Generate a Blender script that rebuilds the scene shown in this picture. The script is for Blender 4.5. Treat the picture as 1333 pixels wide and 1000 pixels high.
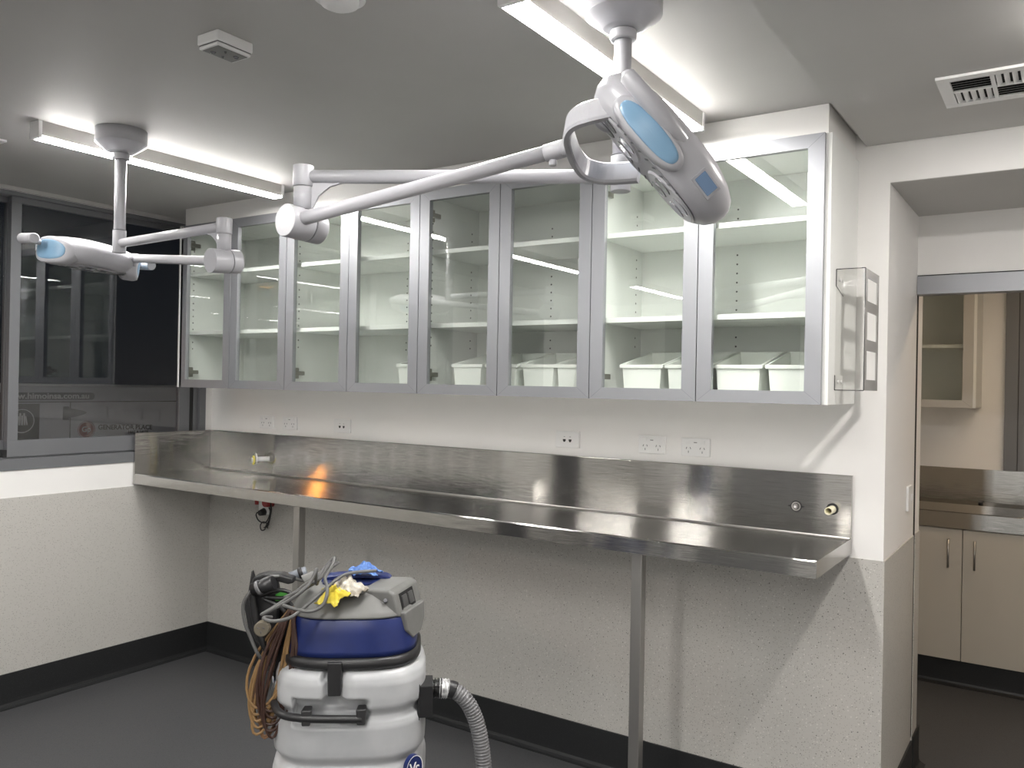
import bpy, math, random
from mathutils import Vector, Matrix
random.seed(7)
S = bpy.context.scene
for o in list(bpy.data.objects):
    bpy.data.objects.remove(o)
COL = S.collection
PI = math.pi

# ------------------------------------------------------------------ camera, world, exposure
cam_d = bpy.data.cameras.new('camera'); cam = bpy.data.objects.new('camera', cam_d); COL.objects.link(cam)
CR = Vector((.83153109, .55516029, .01879077)); CU = Vector((-.01481105, -.01165714, .99982236)); CF = Vector((-.55528072, .83166169, .00147076))
m = Matrix((CR, CU, -CF)).transposed().to_4x4(); m.translation = Vector((3.88691, -2.88059, 1.46425))
cam.matrix_world = m
cam_d.sensor_width = 36; cam_d.lens = 1088.02 * 36 / 1333; cam_d.clip_start = .02
S.camera = cam
w = bpy.data.worlds.new('night'); S.world = w; w.use_nodes = True
w.node_tree.nodes['Background'].inputs[0].default_value = (.010, .012, .018, 1)
w.node_tree.nodes['Background'].inputs[1].default_value = .25
S.view_settings.view_transform = 'Standard'; S.view_settings.look = 'None'
S.view_settings.exposure = 0.92; S.view_settings.gamma = 1; S.view_settings.use_curve_mapping = False
S.cycles.max_bounces = 12; S.cycles.diffuse_bounces = 5; S.cycles.glossy_bounces = 5
S.cycles.transparent_max_bounces = 24; S.cycles.sample_clamp_indirect = 40
TUBE = 68.0          # brightness of the lit batten diffusers
TUBE_COL = (1.0, .975, .945)
WARM_COL = (1.0, .76, .52)

# ------------------------------------------------------------------ materials
def mat(name, col=(.8, .8, .8), rough=.5, metal=0, spec=.5, emit=None, es=0, coat=0):
    m = bpy.data.materials.new(name); m.use_nodes = True
    b = m.node_tree.nodes['Principled BSDF']
    b.inputs['Base Color'].default_value = (*col, 1); b.inputs['Roughness'].default_value = rough
    b.inputs['Metallic'].default_value = metal; b.inputs['Specular IOR Level'].default_value = spec
    b.inputs['Coat Weight'].default_value = coat
    if emit: b.inputs['Emission Color'].default_value = (*emit, 1); b.inputs['Emission Strength'].default_value = es
    return m
def N(m, t, **k):
    n = m.node_tree.nodes.new(t)
    for a, v in k.items(): setattr(n, a, v)
    return n
def L(m, a, b): m.node_tree.links.new(a, b)
def coords(m, scale=(1, 1, 1)):
    g = N(m, 'ShaderNodeNewGeometry'); mp = N(m, 'ShaderNodeMapping'); mp.inputs['Scale'].default_value = scale
    L(m, g.outputs['Position'], mp.inputs['Vector']); return mp.outputs['Vector']
def bump(m, out, s=.1, d=.001):
    b = N(m, 'ShaderNodeBump'); b.inputs['Strength'].default_value = s; b.inputs['Distance'].default_value = d
    L(m, out, b.inputs['Height']); L(m, b.outputs[0], m.node_tree.nodes['Principled BSDF'].inputs['Normal'])
def noisy(m, c1, c2, scale=8, detail=4, stretch=(1, 1, 1), lo=.35, hi=.65, bs=0):
    n = N(m, 'ShaderNodeTexNoise'); n.inputs['Scale'].default_value = scale; n.inputs['Detail'].default_value = detail
    L(m, coords(m, stretch), n.inputs['Vector'])
    r = N(m, 'ShaderNodeValToRGB'); r.color_ramp.elements[0].position = lo; r.color_ramp.elements[1].position = hi
    r.color_ramp.elements[0].color = (*c1, 1); r.color_ramp.elements[1].color = (*c2, 1)
    L(m, n.outputs['Fac'], r.inputs['Fac']); L(m, r.outputs['Color'], m.node_tree.nodes['Principled BSDF'].inputs['Base Color'])
    if bs: bump(m, n.outputs['Fac'], bs)
    return m
def speckle(m, base, flecks, scale=160, base2=None):
    """vinyl with small chips: every chip colour comes from its own voronoi layer"""
    b2 = base2 or tuple(v * .93 for v in base)
    n = N(m, 'ShaderNodeTexNoise'); n.inputs['Scale'].default_value = 60; n.inputs['Detail'].default_value = 3
    v = coords(m); L(m, v, n.inputs['Vector'])
    mx = N(m, 'ShaderNodeMix', data_type='RGBA'); mx.inputs[6].default_value = (*base, 1); mx.inputs[7].default_value = (*b2, 1)
    L(m, n.outputs['Fac'], mx.inputs[0]); cur = mx.outputs[2]
    for i, (c, sc, th, keep) in enumerate(flecks):
        vo = N(m, 'ShaderNodeTexVoronoi'); vo.inputs['Scale'].default_value = sc
        mp = N(m, 'ShaderNodeMapping'); mp.inputs['Location'].default_value = (i * 3.1, i * 1.7, i * 2.3)
        L(m, v, mp.inputs['Vector']); L(m, mp.outputs[0], vo.inputs['Vector'])
        a = N(m, 'ShaderNodeMath', operation='LESS_THAN'); a.inputs[1].default_value = th; L(m, vo.outputs['Distance'], a.inputs[0])
        sep = N(m, 'ShaderNodeSeparateColor'); L(m, vo.outputs['Color'], sep.inputs[0])
        k = N(m, 'ShaderNodeMath', operation='LESS_THAN'); k.inputs[1].default_value = keep; L(m, sep.outputs[0], k.inputs[0])
        mu = N(m, 'ShaderNodeMath', operation='MULTIPLY'); L(m, a.outputs[0], mu.inputs[0]); L(m, k.outputs[0], mu.inputs[1])
        mx = N(m, 'ShaderNodeMix', data_type='RGBA'); mx.inputs[7].default_value = (*c, 1)
        L(m, cur, mx.inputs[6]); L(m, mu.outputs[0], mx.inputs[0]); cur = mx.outputs[2]
    L(m, cur, m.node_tree.nodes['Principled BSDF'].inputs['Base Color'])
    return m
M = {}
M['wall'] = noisy(mat('wall paint', rough=.42, spec=.4), (.89, .88, .86), (.91, .90, .88), 3, 3)
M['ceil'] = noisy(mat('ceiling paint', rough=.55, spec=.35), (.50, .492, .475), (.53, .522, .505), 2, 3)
M['bulk'] = mat('bulkhead paint', (.82, .81, .785), .5)
M['vinyl'] = speckle(mat('speckled wall vinyl', rough=.38, spec=.45), (.56, .545, .51), [((.26, .25, .23), 110, .17, .7), ((.68, .66, .62), 85, .2, .5), ((.40, .385, .35), 160, .26, .6), ((.13, .13, .12), 62, .12, .5)])
M['floor'] = speckle(mat('charcoal floor vinyl', rough=.5, spec=.4), (.078, .079, .082), [((.17, .17, .17), 210, .15, .5), ((.02, .02, .02), 180, .2, .5)])
M['cove'] = speckle(mat('black cove vinyl', rough=.42, spec=.4), (.020, .021, .022), [((.075, .078, .08), 210, .14, .45)])
M['alu'] = mat('satin aluminium', (.33, .338, .355), .42, .6)
M['frame'] = mat('window frame aluminium', (.19, .195, .207), .45, .3)
M['framedk'] = mat('window gasket', (.03, .03, .03), .6)
M['litfr'] = mat('warm-lit aluminium', (.52, .51, .48), .45, .1)  # cabinet aluminium with the next room's warm light put into its colour
M['housing'] = mat('batten housing enamel', (.42, .41, .39), .5)
M['white'] = mat('white plastic', (.87, .87, .86), .35)
M['lamp'] = mat('lamp enamel', (.44, .44, .465), .28, spec=.5)
M['lampdk'] = mat('lamp shadow gap', (.10, .10, .11), .5)
M['face'] = mat('lamp underside plastic', (.33, .33, .35), .35)
M['blue'] = mat('pale blue insert', (.20, .35, .50), .3)
M['lens'] = mat('lamp lens', (.30, .30, .32), .08, .6)
M['screen'] = mat('small display', (.04, .07, .12), .12, emit=(.35, .55, .85), es=.10)
M['lam'] = mat('white cabinet laminate', (.80, .815, .79), .38)
M['black'] = mat('black plastic', (.015, .015, .016), .38)
M['blackmat'] = mat('black gap', (.006, .006, .006), .8)
M['bin'] = mat('white bin plastic', (.82, .84, .80), .35)
M['nickel'] = mat('nickel hinge', (.30, .29, .26), .35, .7)
M['white2'] = mat('pale yellow plastic', (.78, .74, .55), .4)
M['yellow'] = mat('yellow tape', (.75, .65, .12), .5)
M['red'] = mat('red plastic', (.36, .03, .03), .45)
M['green'] = mat('green plastic', (.10, .50, .07), .4)
M['tank'] = noisy(mat('translucent white tank plastic', rough=.32), (.40, .41, .42), (.48, .49, .50), 9, 4)
_b = M['tank'].node_tree.nodes['Principled BSDF']; _b.inputs['Subsurface Weight'].default_value = .15; _b.inputs['Subsurface Radius'].default_value = (.02, .02, .02)
M['vblue'] = noisy(mat('navy plastic', rough=.36), (.008, .018, .10), (.010, .022, .12), 20, 3)
M['vgrey'] = noisy(mat('grey plastic', rough=.5), (.15, .15, .143), (.165, .165, .158), 30, 3)
M['vdark'] = mat('dark grey switch', (.06, .06, .06), .4)
M['hose'] = mat('grey corrugated hose', (.17, .17, .175), .42)
M['tape'] = noisy(mat('silver duct tape', rough=.3, metal=.3), (.25, .25, .26), (.75, .75, .75), 60, 4, bs=.5)
M['btape'] = noisy(mat('shiny black tape', rough=.12), (.01, .01, .01), (.03, .03, .03), 60, 3, bs=.6)
M['copper'] = noisy(mat('brown cord', rough=.45), (.05, .018, .010), (.22, .11, .045), 40, 2)
M['cordtan'] = mat('tan cord', (.26, .155, .065), .45)
M['corddark'] = mat('dark brown cord', (.045, .02, .013), .45)
M['grey'] = mat('grey cord', (.11, .11, .107), .5)
M['beige'] = mat('beige rubber plug', (.15, .13, .095), .55)
M['ycloth'] = noisy(mat('yellow cloth', rough=.9), (.60, .46, .03), (.65, .55, .09), 22, 3)
M['wcloth'] = noisy(mat('white cloth', rough=.9), (.30, .27, .22), (.65, .62, .55), 50, 4)
M['bcloth'] = noisy(mat('light blue cloth', rough=.9), (.07, .15, .40), (.15, .27, .58), 70, 3)
M['cupbd'] = mat('cream laminate', (.52, .49, .43), .4)
M['darkdoor'] = mat('dark door paint', (.06, .06, .065), .4)
def steel_mat(name, spread=(0, .7071, .7071), rough=.10, k=1.0):
    """brushed steel: the grain tips the normal across the brushing direction"""
    m = mat(name, (.50, .49, .47), rough, 1.0); b = m.node_tree.nodes['Principled BSDF']
    b.inputs['Anisotropic'].default_value = .9
    t = N(m, 'ShaderNodeCombineXYZ')
    for i in range(3): t.inputs[i].default_value = spread[i]
    L(m, t.outputs[0], b.inputs['Tangent'])
    n = N(m, 'ShaderNodeTexNoise'); n.inputs['Scale'].default_value = 1; n.inputs['Detail'].default_value = 2; n.inputs['Roughness'].default_value = .6
    L(m, coords(m, (9, 5000, 5000) if spread[1] else (5000, 9, 5000)), n.inputs['Vector'])
    sub = N(m, 'ShaderNodeMath', operation='SUBTRACT'); sub.inputs[1].default_value = .5; L(m, n.outputs['Fac'], sub.inputs[0])
    mul = N(m, 'ShaderNodeMath', operation='MULTIPLY'); mul.inputs[1].default_value = k; L(m, sub.outputs[0], mul.inputs[0])
    sc = N(m, 'ShaderNodeVectorMath', operation='SCALE'); L(m, t.outputs[0], sc.inputs[0]); L(m, mul.outputs[0], sc.inputs['Scale'])
    n2 = N(m, 'ShaderNodeTexNoise'); n2.inputs['Scale'].default_value = 1.7; n2.inputs['Detail'].default_value = 2
    L(m, coords(m), n2.inputs['Vector'])
    bp = N(m, 'ShaderNodeBump'); bp.inputs['Strength'].default_value = .12; bp.inputs['Distance'].default_value = .003
    L(m, n2.outputs['Fac'], bp.inputs['Height'])
    ad = N(m, 'ShaderNodeVectorMath', operation='ADD'); L(m, bp.outputs[0], ad.inputs[0]); L(m, sc.outputs[0], ad.inputs[1])
    no = N(m, 'ShaderNodeVectorMath', operation='NORMALIZE'); L(m, ad.outputs[0], no.inputs[0]); L(m, no.outputs[0], b.inputs['Normal'])
    return m
M['steel'] = steel_mat('brushed stainless steel')
M['steelside'] = steel_mat('brushed stainless steel, side return', (0, 0, 1))
M['steelplain'] = mat('plain steel', (.42, .41, .39), .35, .9)
def emitter(name, col, s):
    m = bpy.data.materials.new(name); m.use_nodes = True; nt = m.node_tree; nt.nodes.clear()
    e = nt.nodes.new('ShaderNodeEmission'); o = nt.nodes.new('ShaderNodeOutputMaterial')
    e.inputs[0].default_value = (*col, 1); e.inputs[1].default_value = s; nt.links.new(e.outputs[0], o.inputs[0]); return m
M['tube'] = emitter('lit diffuser', TUBE_COL, TUBE)
M['warmtube'] = emitter('lit warm diffuser', WARM_COL, 45)
M['dome'] = emitter('lit round diffuser', (1.0, .95, .91), 330)
M['amber'] = emitter('amber street lamp', (1, .36, .07), 9000)
def pane(name, tint, refl=1.0, ior=1.5):
    m = bpy.data.materials.new(name); m.use_nodes = True; nt = m.node_tree; nt.nodes.clear()
    o = nt.nodes.new('ShaderNodeOutputMaterial'); mx = nt.nodes.new('ShaderNodeMixShader')
    t = nt.nodes.new('ShaderNodeBsdfTransparent'); g = nt.nodes.new('ShaderNodeBsdfGlossy'); f = nt.nodes.new('ShaderNodeFresnel')
    t.inputs[0].default_value = (*tint, 1); g.inputs['Roughness'].default_value = 0; g.inputs[0].default_value = (refl, refl, refl, 1)
    gm = nt.nodes.new('ShaderNodeNewGeometry'); mr = nt.nodes.new('ShaderNodeMapRange'); mr.inputs[3].default_value = ior; mr.inputs[4].default_value = 1 / ior
    nt.links.new(gm.outputs['Backfacing'], mr.inputs[0]); nt.links.new(mr.outputs[0], f.inputs[0])
    nt.links.new(f.outputs[0], mx.inputs[0]); nt.links.new(t.outputs[0], mx.inputs[1]); nt.links.new(g.outputs[0], mx.inputs[2]); nt.links.new(mx.outputs[0], o.inputs[0])
    return m
M['glass'] = pane('cabinet glass', (.972, .985, .974), 1, 1.6)
M['wglass'] = pane('window glass', (.82, .84, .85), 1, 1.75)
M['acrylic'] = pane('clear acrylic', (.965, .965, .96), 1, 1.45)
M['acryledge'] = mat('acrylic cut edge', (.06, .06, .06), .2)

# ------------------------------------------------------------------ mesh helper
class MB:
    def __init__(s): s.v = []; s.f = []; s.sm = []
    def add(s, vs, fs, smooth=False):
        n = len(s.v); s.v += [tuple(v) for v in vs]; s.f += [tuple(i + n for i in f) for f in fs]; s.sm += [smooth] * len(fs); return s
    def box(s, x0, x1, y0, y1, z0, z1):
        return s.add([(x, y, z) for z in (z0, z1) for y in (y0, y1) for x in (x0, x1)],
                     [(0, 2, 3, 1), (4, 5, 7, 6), (0, 1, 5, 4), (2, 6, 7, 3), (0, 4, 6, 2), (1, 3, 7, 5)])
    def rings(s, R, closed=True, caps=True, smooth=True):
        n = len(R[0]); vs = [p for r in R for p in r]; fs = []
        for i in range(len(R) - 1):
            for j in range(n if closed else n - 1):
                k = (j + 1) % n; fs.append((i * n + j, i * n + k, (i + 1) * n + k, (i + 1) * n + j))
        s.add(vs, fs, smooth)
        if caps and closed:
            b = len(s.v) - len(vs); s.f.append(tuple(b + j for j in reversed(range(n)))); s.f.append(tuple(b + (len(R) - 1) * n + j for j in range(n))); s.sm += [False, False]
        return s
    def tube(s, path, r, n=14, caps=True, smooth=True, closedpath=False):
        P = [Vector(p) for p in path]; R = []; up = None
        for i, p in enumerate(P):
            a = P[max(i - 1, 0)]; b = P[min(i + 1, len(P) - 1)]
            if closedpath: a = P[i - 1]; b = P[(i + 1) % len(P)]
            t = (b - a).normalized()
            if up is None: up = Vector((0, 0, 1)) if abs(t.z) < .9 else Vector((1, 0, 0))
            e1 = up - t * up.dot(t)
            if e1.length < 1e-4: e1 = t.orthogonal()
            e1.normalize(); up = e1; e2 = t.cross(e1)
            rr = r[i] if isinstance(r, (list, tuple)) else r
            R.append([p + (e1 * math.cos(2 * PI * j / n) + e2 * math.sin(2 * PI * j / n)) * rr for j in range(n)])
        if closedpath: R.append(R[0]); return s.rings(R, True, False, smooth)
        return s.rings(R, True, caps, smooth)
    def cyl(s, a, b, r, r2=None, n=24, bev=0):
        a = Vector(a); b = Vector(b); r2 = r if r2 is None else r2
        if bev:
            d = (b - a).normalized()
            return s.tube([a, a + d * bev * .3, a + d * bev, b - d * bev, b - d * bev * .3, b], [r - bev, r - bev * .3, r, r2, r2 - bev * .3, r2 - bev], n)
        return s.tube([a, b], [r, r2], n)
    def prism(s, poly, axis, a, b, smooth=False):
        """polygon extruded along axis 0/1/2 from a to b; poly holds the other two coordinates"""
        def P(q, t):
            q = list(q); q.insert(axis, t); return tuple(q)
        n = len(poly); fs = [tuple(reversed(range(n))), tuple(range(n, 2 * n))] + [(i, (i + 1) % n, n + (i + 1) % n, n + i) for i in range(n)]
        return s.add([P(q, a) for q in poly] + [P(q, b) for q in poly], fs, smooth)
    def band(s, path, wdir, wid, th):
        """flat strip swept along a path; wdir = direction of its width"""
        P = [Vector(p) for p in path]; W = Vector(wdir).normalized(); R = []
        for i, p in enumerate(P):
            t = (P[min(i + 1, len(P) - 1)] - P[max(i - 1, 0)]).normalized(); nrm = t.cross(W).normalized()
            R.append([p + W * wid / 2 * a + nrm * th / 2 * b for a, b in ((-1, -.6), (-.8, -1), (.8, -1), (1, -.6), (1, .6), (.8, 1), (-.8, 1), (-1, .6))])
        return s.rings(R, True, True, False)
    def build(s, name, m, parent=None, bevel=0, kind=None, seg=2, autosm=False):
        me = bpy.data.meshes.new(name); off = Vector(parent['_o']) if parent is not None and '_o' in parent else Vector((0, 0, 0))
        me.from_pydata([Vector(v) - off for v in s.v], [], s.f); me.update()
        me.polygons.foreach_set('use_smooth', s.sm)
        me.materials.append(M[m] if isinstance(m, str) else m)
        o = bpy.data.objects.new(name, me); COL.objects.link(o)
        if parent is not None: o.parent = parent; o['_o'] = tuple(off)
        else: o['_o'] = (0, 0, 0)
        if bevel:
            b = o.modifiers.new('b', 'BEVEL'); b.width = bevel; b.segments = seg; b.limit_method = 'ANGLE'; b.angle_limit = .6
        if kind: o['kind'] = kind
        return o
def thing(name, loc, label, cat, group=None):
    o = bpy.data.objects.new(name, None); COL.objects.link(o); o.location = loc; o.empty_display_size = .05
    o['_o'] = tuple(loc); o['label'] = label; o['category'] = cat
    if group: o['group'] = group
    return o
def tag(o, label, cat, group=None):
    o['label'] = label; o['category'] = cat
    if group: o['group'] = group
    return o
def box(*a): return MB().box(*a)
def struct(name, mb, m, parent=None, **k):
    o = mb.build(name, m, parent, **k)
    if parent is None: o['kind'] = 'structure'
    return o
def copy_tree(o, parent=None):
    c = o.copy(); COL.objects.link(c)
    if parent is not None: c.parent = parent
    for ch in list(o.children): copy_tree(ch, c)
    return c
def smooth_path(pts, k=6):
    P = [Vector(p) for p in pts]; out = []
    for i in range(len(P) - 1):
        a, b, c, d = P[max(i - 1, 0)], P[i], P[i + 1], P[min(i + 2, len(P) - 1)]
        for j in range(k):
            t = j / k; out.append(.5 * ((2 * b) + (c - a) * t + (2 * a - 5 * b + 4 * c - d) * t * t + (3 * b - a - 3 * c + d) * t ** 3))
    out.append(P[-1]); return out
def text(s, size, name, m, parent, origin, xdir, ydir, bold=0, ext=.001, fit=None):
    cu = bpy.data.curves.new(name, 'FONT'); cu.body = s; cu.size = size; cu.extrude = ext; cu.offset = bold; cu.resolution_u = 3
    t = bpy.data.objects.new(name, cu); COL.objects.link(t); bpy.context.view_layer.update()
    me = bpy.data.meshes.new_from_object(t.evaluated_get(bpy.context.evaluated_depsgraph_get())); bpy.data.objects.remove(t)
    if fit:
        w_ = max(v.co.x for v in me.vertices); 
        for v in me.vertices: v.co.x *= fit / w_
    X = Vector(xdir).normalized(); Y = Vector(ydir).normalized(); Z = X.cross(Y)
    off = Vector(parent['_o']); 
    for v in me.vertices: v.co = Vector(origin) - off + X * v.co.x + Y * v.co.y + Z * v.co.z
    me.materials.clear(); me.materials.append(M[m]); o = bpy.data.objects.new(name, me); COL.objects.link(o); o.parent = parent; o['_o'] = tuple(off); return o

# ------------------------------------------------------------------ room shell
W = 3.40; DR = .60; ZN = 2.134; ZC = 2.30; ZL = 2.2593; XE = 3.328; XR = 5.4; YB = -5.6; ZW = .925
YF = 2.27                                    # far wall of the next room
struct('floor', box(-.0, XR, YB, 2.4, -.05, 0), 'floor')
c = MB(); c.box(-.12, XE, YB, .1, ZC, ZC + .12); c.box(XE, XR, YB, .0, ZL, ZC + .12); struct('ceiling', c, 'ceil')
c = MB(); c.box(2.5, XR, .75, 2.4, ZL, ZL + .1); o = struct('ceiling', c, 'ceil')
# back wall with the recessed doorway
c = MB(); c.box(-.12, W, 0, .75, 0, ZC + .05); c.box(W, 4.45, 0, .6, ZN, ZC + .05); c.box(W, 4.45, .60, .75, 1.909, ZC + .05); c.box(4.45, XR, 0, .75, 0, ZC + .05)
struct('wall_back', c, 'wall')
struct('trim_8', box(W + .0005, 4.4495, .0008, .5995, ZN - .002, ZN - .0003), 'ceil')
struct('wall_bulkhead', box(.262, 3.294, -.3646, -.0005, 2.2145, ZC - .001), 'bulk')
# left wall around its window
c = MB(); YW0, YW1 = -2.86, -.042; Z0, Z1 = 1.046, 2.281
c.box(-.12, 0, YB, .05, -.0, Z0); c.box(-.12, 0, YB, .05, Z1, ZC); c.box(-.12, 0, YB, YW0, Z0, Z1); c.box(-.12, 0, YW1, .05, Z0, Z1)
struct('wall_left', c, 'wall')
struct('wall_right', box(XR, XR + .1, YB, 2.4, 0, ZC + .05), 'wall')
struct('wall_front', box(0, XR, YB - .1, YB, 0, ZC + .05), 'wall')
c = MB(); c.box(2.5, XR, YF, YF + .1, 0, ZL); struct('wall_far', c, 'wall')
struct('wall_far', box(2.5, 2.6, .75, YF, 0, ZL), 'wall')
# speckled vinyl wainscot sheets and their cap line
T = .004
for i, (a) in enumerate([(0, T, YB, 0, .0, ZW), (T, W, -T, 0, 0, ZW), (W, W + T, -T, DR - .002, 0, ZW)]):
    struct('trim_%d' % (i + 1), box(*a), 'vinyl')
struct('trim_4', box(W, W + T, .64, .75, 0, ZW), 'vinyl')
# coved black skirting
def cove(name, pts):
    prof = [(0, 0), (.032, 0), (.032, .0015), (.022, .0035), (.012, .010), (.0075, .020), (.0065, .035), (.0065, .15), (0, .15)]
    mb = MB()
    for (ax, at, s, a, b) in pts:
        if ax == 'y': mb.prism([(at + s * px, pz) for px, pz in prof], 1, a, b)
        else: mb.add(*( [(lambda poly, a, b: ([(a, q[0], q[1]) for q in poly] + [(b, q[0], q[1]) for q in poly]))([(at + s * px, pz) for px, pz in prof], a, b)][0], [tuple(reversed(range(9))), tuple(range(9, 18))] + [(i, (i + 1) % 9, 9 + (i + 1) % 9, 9 + i) for i in range(9)]))
    return struct(name, mb, 'cove')
cove('baseboard_left', [('y', T, 1, YB, -T)])
cove('baseboard_back', [('x', -T, -1, T, W + .01)])
cove('baseboard_right', [('y', W + T, 1, -.011, DR - .002)])
cove('baseboard_far', [('x', 1.86, -1, 2.6, 4.6), ('x', .75, 1, 2.6, W), ('y', W + T, 1, .64, .78)])
# sliding window, two sashes in view and one beyond the frame
win = struct('window_1', (lambda c: (c.box(-.10, .006, YW0, YW1, Z0, 1.096), c.box(-.10, -.004, YW0, YW1, 2.262, Z1), c.box(-.10, .006, -.080, YW1, 1.096, 2.262), c.box(-.10, -.012, -.105, -.080, 1.096, 2.262), c.box(-.10, .006, YW0, YW0 + .05, 1.096, 2.262), c.box(-.1, -.02, YW0, YW1, 1.096, 1.103), c)[-1])(MB()), 'frame', bevel=.0015)
struct('gasket', box(-.095, -.018, -.128, -.105, 1.103, 2.262), 'framedk', win)
def sash(y0, y1, x, lst=.044, rst=.06):
    c = MB(); x0 = x - .032
    c.box(x0, x, y0, y1, 1.104, 1.177); c.box(x0, x, y0, y1, 2.234, 2.261); c.box(x0, x, y0, y0 + lst, 1.177, 2.234); c.box(x0, x, y1 - rst, y1, 1.177, 2.234)
    s = c.build('sash', 'frame', win, bevel=.001)
    g = box(x - .019, x - .014, y0 + lst + .0006, y1 - rst - .0006, 1.1776, 2.2334).build('glass_pane', 'wglass', s)
    k = MB(); k.box(x0 + .005, x - .005, y0 + lst, y0 + lst + .0005, 1.177, 2.234)
    return s
sash(-1.046, -.130, -.012)
sash(-2.02, -.995, -.052, .05, .05)
sash(-2.84, -1.98, -.012)
box(-.05, -.013, -1.062, -1.0462, 1.1035, 1.137).build('buffer', 'black', win)
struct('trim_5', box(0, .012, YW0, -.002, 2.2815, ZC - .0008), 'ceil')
# dark door leafs, cupboard and an added dark panel behind the camera (seen mirrored in the steel)
c = MB(); c.box(.001, .02, -4.15, -3.67, .0, 2.1); struct('door_3', c, 'darkdoor')
c = MB(); c.box(1.0, 1.85, YB + .001, YB + .03, .0, 2.1); struct('door_4', c, mat('mid grey door', (.28, .28, .28), .5))
c = MB(); c.box(XR - .03, XR - .001, -4.9, -3.2, .0, 2.15); struct('dark_panel', c, 'darkdoor')  # unseen dark panel added to darken what the steel mirrors
c = MB(); c.box(.55, .79, YB + .001, YB + .03, .0, 2.2); struct('trim_6', c, 'darkdoor')
# sliding door pocket: header track and dark slot
d1 = struct('door_1', box(W + .0006, 4.4, .600 - .012, .655, 1.8345, 1.9045), 'alu', bevel=.0015)
box(W + .0006, 4.4, .60, .65, 1.9050, 1.9085).build('shadow_gap', 'blackmat', d1)
box(W - .028, W + .0012, DR + .004, DR + .036, .152, 1.834).build('door_leaf_edge', 'blackmat', d1)
box(4.38, 4.4495, .5, .66, 0, 1.834).build('jamb', 'alu', d1)

# ------------------------------------------------------------------ ceiling fixtures
def batten(x0, x1, y0, y1, z, label, m='tube', group=None, h=.055, em=True):
    t = thing('batten_light', ((x0 + x1) / 2, (y0 + y1) / 2, z), label, 'ceiling light', group)
    MB().box(x0 + .001, x1 - .001, y0 + .013, y1 - .013, z - h * .90, z - .0005).build('housing', 'housing', t)
    a, b = z - h, z - h * .90; q = .003
    MB().prism([(x0 + .0025, a), (x1 - q, a), (x1, a + q), (x1, b), (x0 + .0025, b)], 1, y0 + .013, y1 - .013).build('diffuser', m, t)
    box(x0 + .0002, x0 + .0022, y0 + .013, y1 - .013, a, b - .0002).build('glow_stop', 'white', t)  # opaque lip added so the glow leaves on one side only
    for k, (ya, yb) in enumerate(((y0, y0 + .0125), (y1 - .0125, y1))):
        box(x0 - .001, x1 + .001, ya, yb, z - h - .001, z - .0005).build('end_cap', 'white', t, bevel=.001)
    return t
batten(1.03, 1.085, -1.485, -.463, ZC, 'lit white batten ceiling light behind the far exam lamp pole, nearest the window')
batten(2.895, 2.955, -1.475, -.463, ZC, 'lit white batten ceiling light behind the near exam lamp, above the tall glass cabinets')
for x, y, lb in ((1.055, -2.93, 'second in line by the window'), (2.925, -2.93, 'second in line by the exam lamp'), (1.055, -4.75, 'last in line by the window'), (2.925, -4.75, 'last in line by the exam lamp')):
    batten(x - .027, x + .027, y, y + 1.0, ZC, 'lit batten light mirrored in the glass, ' + lb)
for x, y in ((4.05, -3.85), (4.15, -5.25)):  # the rear one is an added fill, no such lamp known
    batten(x - .027, x + .027, y, y + 1.0, ZL, 'lit white batten under the lower ceiling behind the camera, ' + ('nearer to the doorway' if y > -4 else 'an added fill at the rear wall'))
batten(3.65, 4.75, 1.22, 1.275, ZL, 'warm batten ceiling light in the next room beyond the doorway', 'warmtube')
t = thing('round_ceiling_light', (3.965, -.85, ZL), 'small round lit ceiling light on the lower ceiling, just beyond the right photo edge', 'ceiling light')
MB().cyl((3.965, -.85, ZL - .0005), (3.965, -.85, ZL - .012), .058, .056, 36).build('base', 'white', t)
MB().cyl((3.965, -.85, ZL - .0125), (3.965, -.85, ZL - .0175), .050, n=32).build('diffuser', 'dome', t)
# four-way air vent
def vent(x0, y0, s, z, label):
    t = thing('ceiling_vent', (x0 + s / 2, y0 + s / 2, z), label, 'air vent')
    c = MB(); x1, y1 = x0 + s, y0 + s; b = s * .12; zz = z - .008; mx = (x0 + x1) / 2; my = (y0 + y1) / 2; h = s * .02
    for a in ((x0, x1, y0, y0 + b), (x0, x1, y1 - b, y1), (x0, x0 + b, y0 + b, y1 - b), (x1 - b, x1, y0 + b, y1 - b), (mx - h, mx + h, y0 + b, y1 - b), (x0 + b, mx - h, my - h / 2, my + h / 2), (mx + h, x1 - b, my - h / 2, my + h / 2)):
        c.box(*a, zz, z - .0005)
    c.build('frame', 'white', t, bevel=.0008)
    box(x0 + b, x1 - b, y0 + b, y1 - b, z - .0012, z - .0006).build('duct_opening', 'blackmat', t)
    for (cx0, cx1, cy0, cy1, d) in ((x0 + b, mx - h, my + h / 2, y1 - b, 'x'), (x0 + b, mx - h, y0 + b, my - h / 2, 'y'), (mx + h, x1 - b, my + h / 2, y1 - b, 'y'), (mx + h, x1 - b, y0 + b, my - h / 2, 'x')):
        n = 5
        for i in range(n):
            if d == 'y':
                y = cy0 + (cy1 - cy0) * (i + .15) / n; w2 = (cy1 - cy0) / n * .98
                MB().prism([(y, zz + .0005), (y + .0012, zz + .0005), (y + w2, z - .0014), (y + w2 - .0012, z - .0014)], 0, cx0, cx1).build('louvre', 'white', t)
            else:
                x = cx0 + (cx1 - cx0) * (i + .15) / n; w2 = (cx1 - cx0) / n * .62
                MB().prism([(x, zz + .0005), (x + .0012, zz + .0005), (x + w2, z - .0014), (x + w2 - .0012, z - .0014)], 1, cy0, cy1).build('louvre', 'white', t)
    return t
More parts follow.
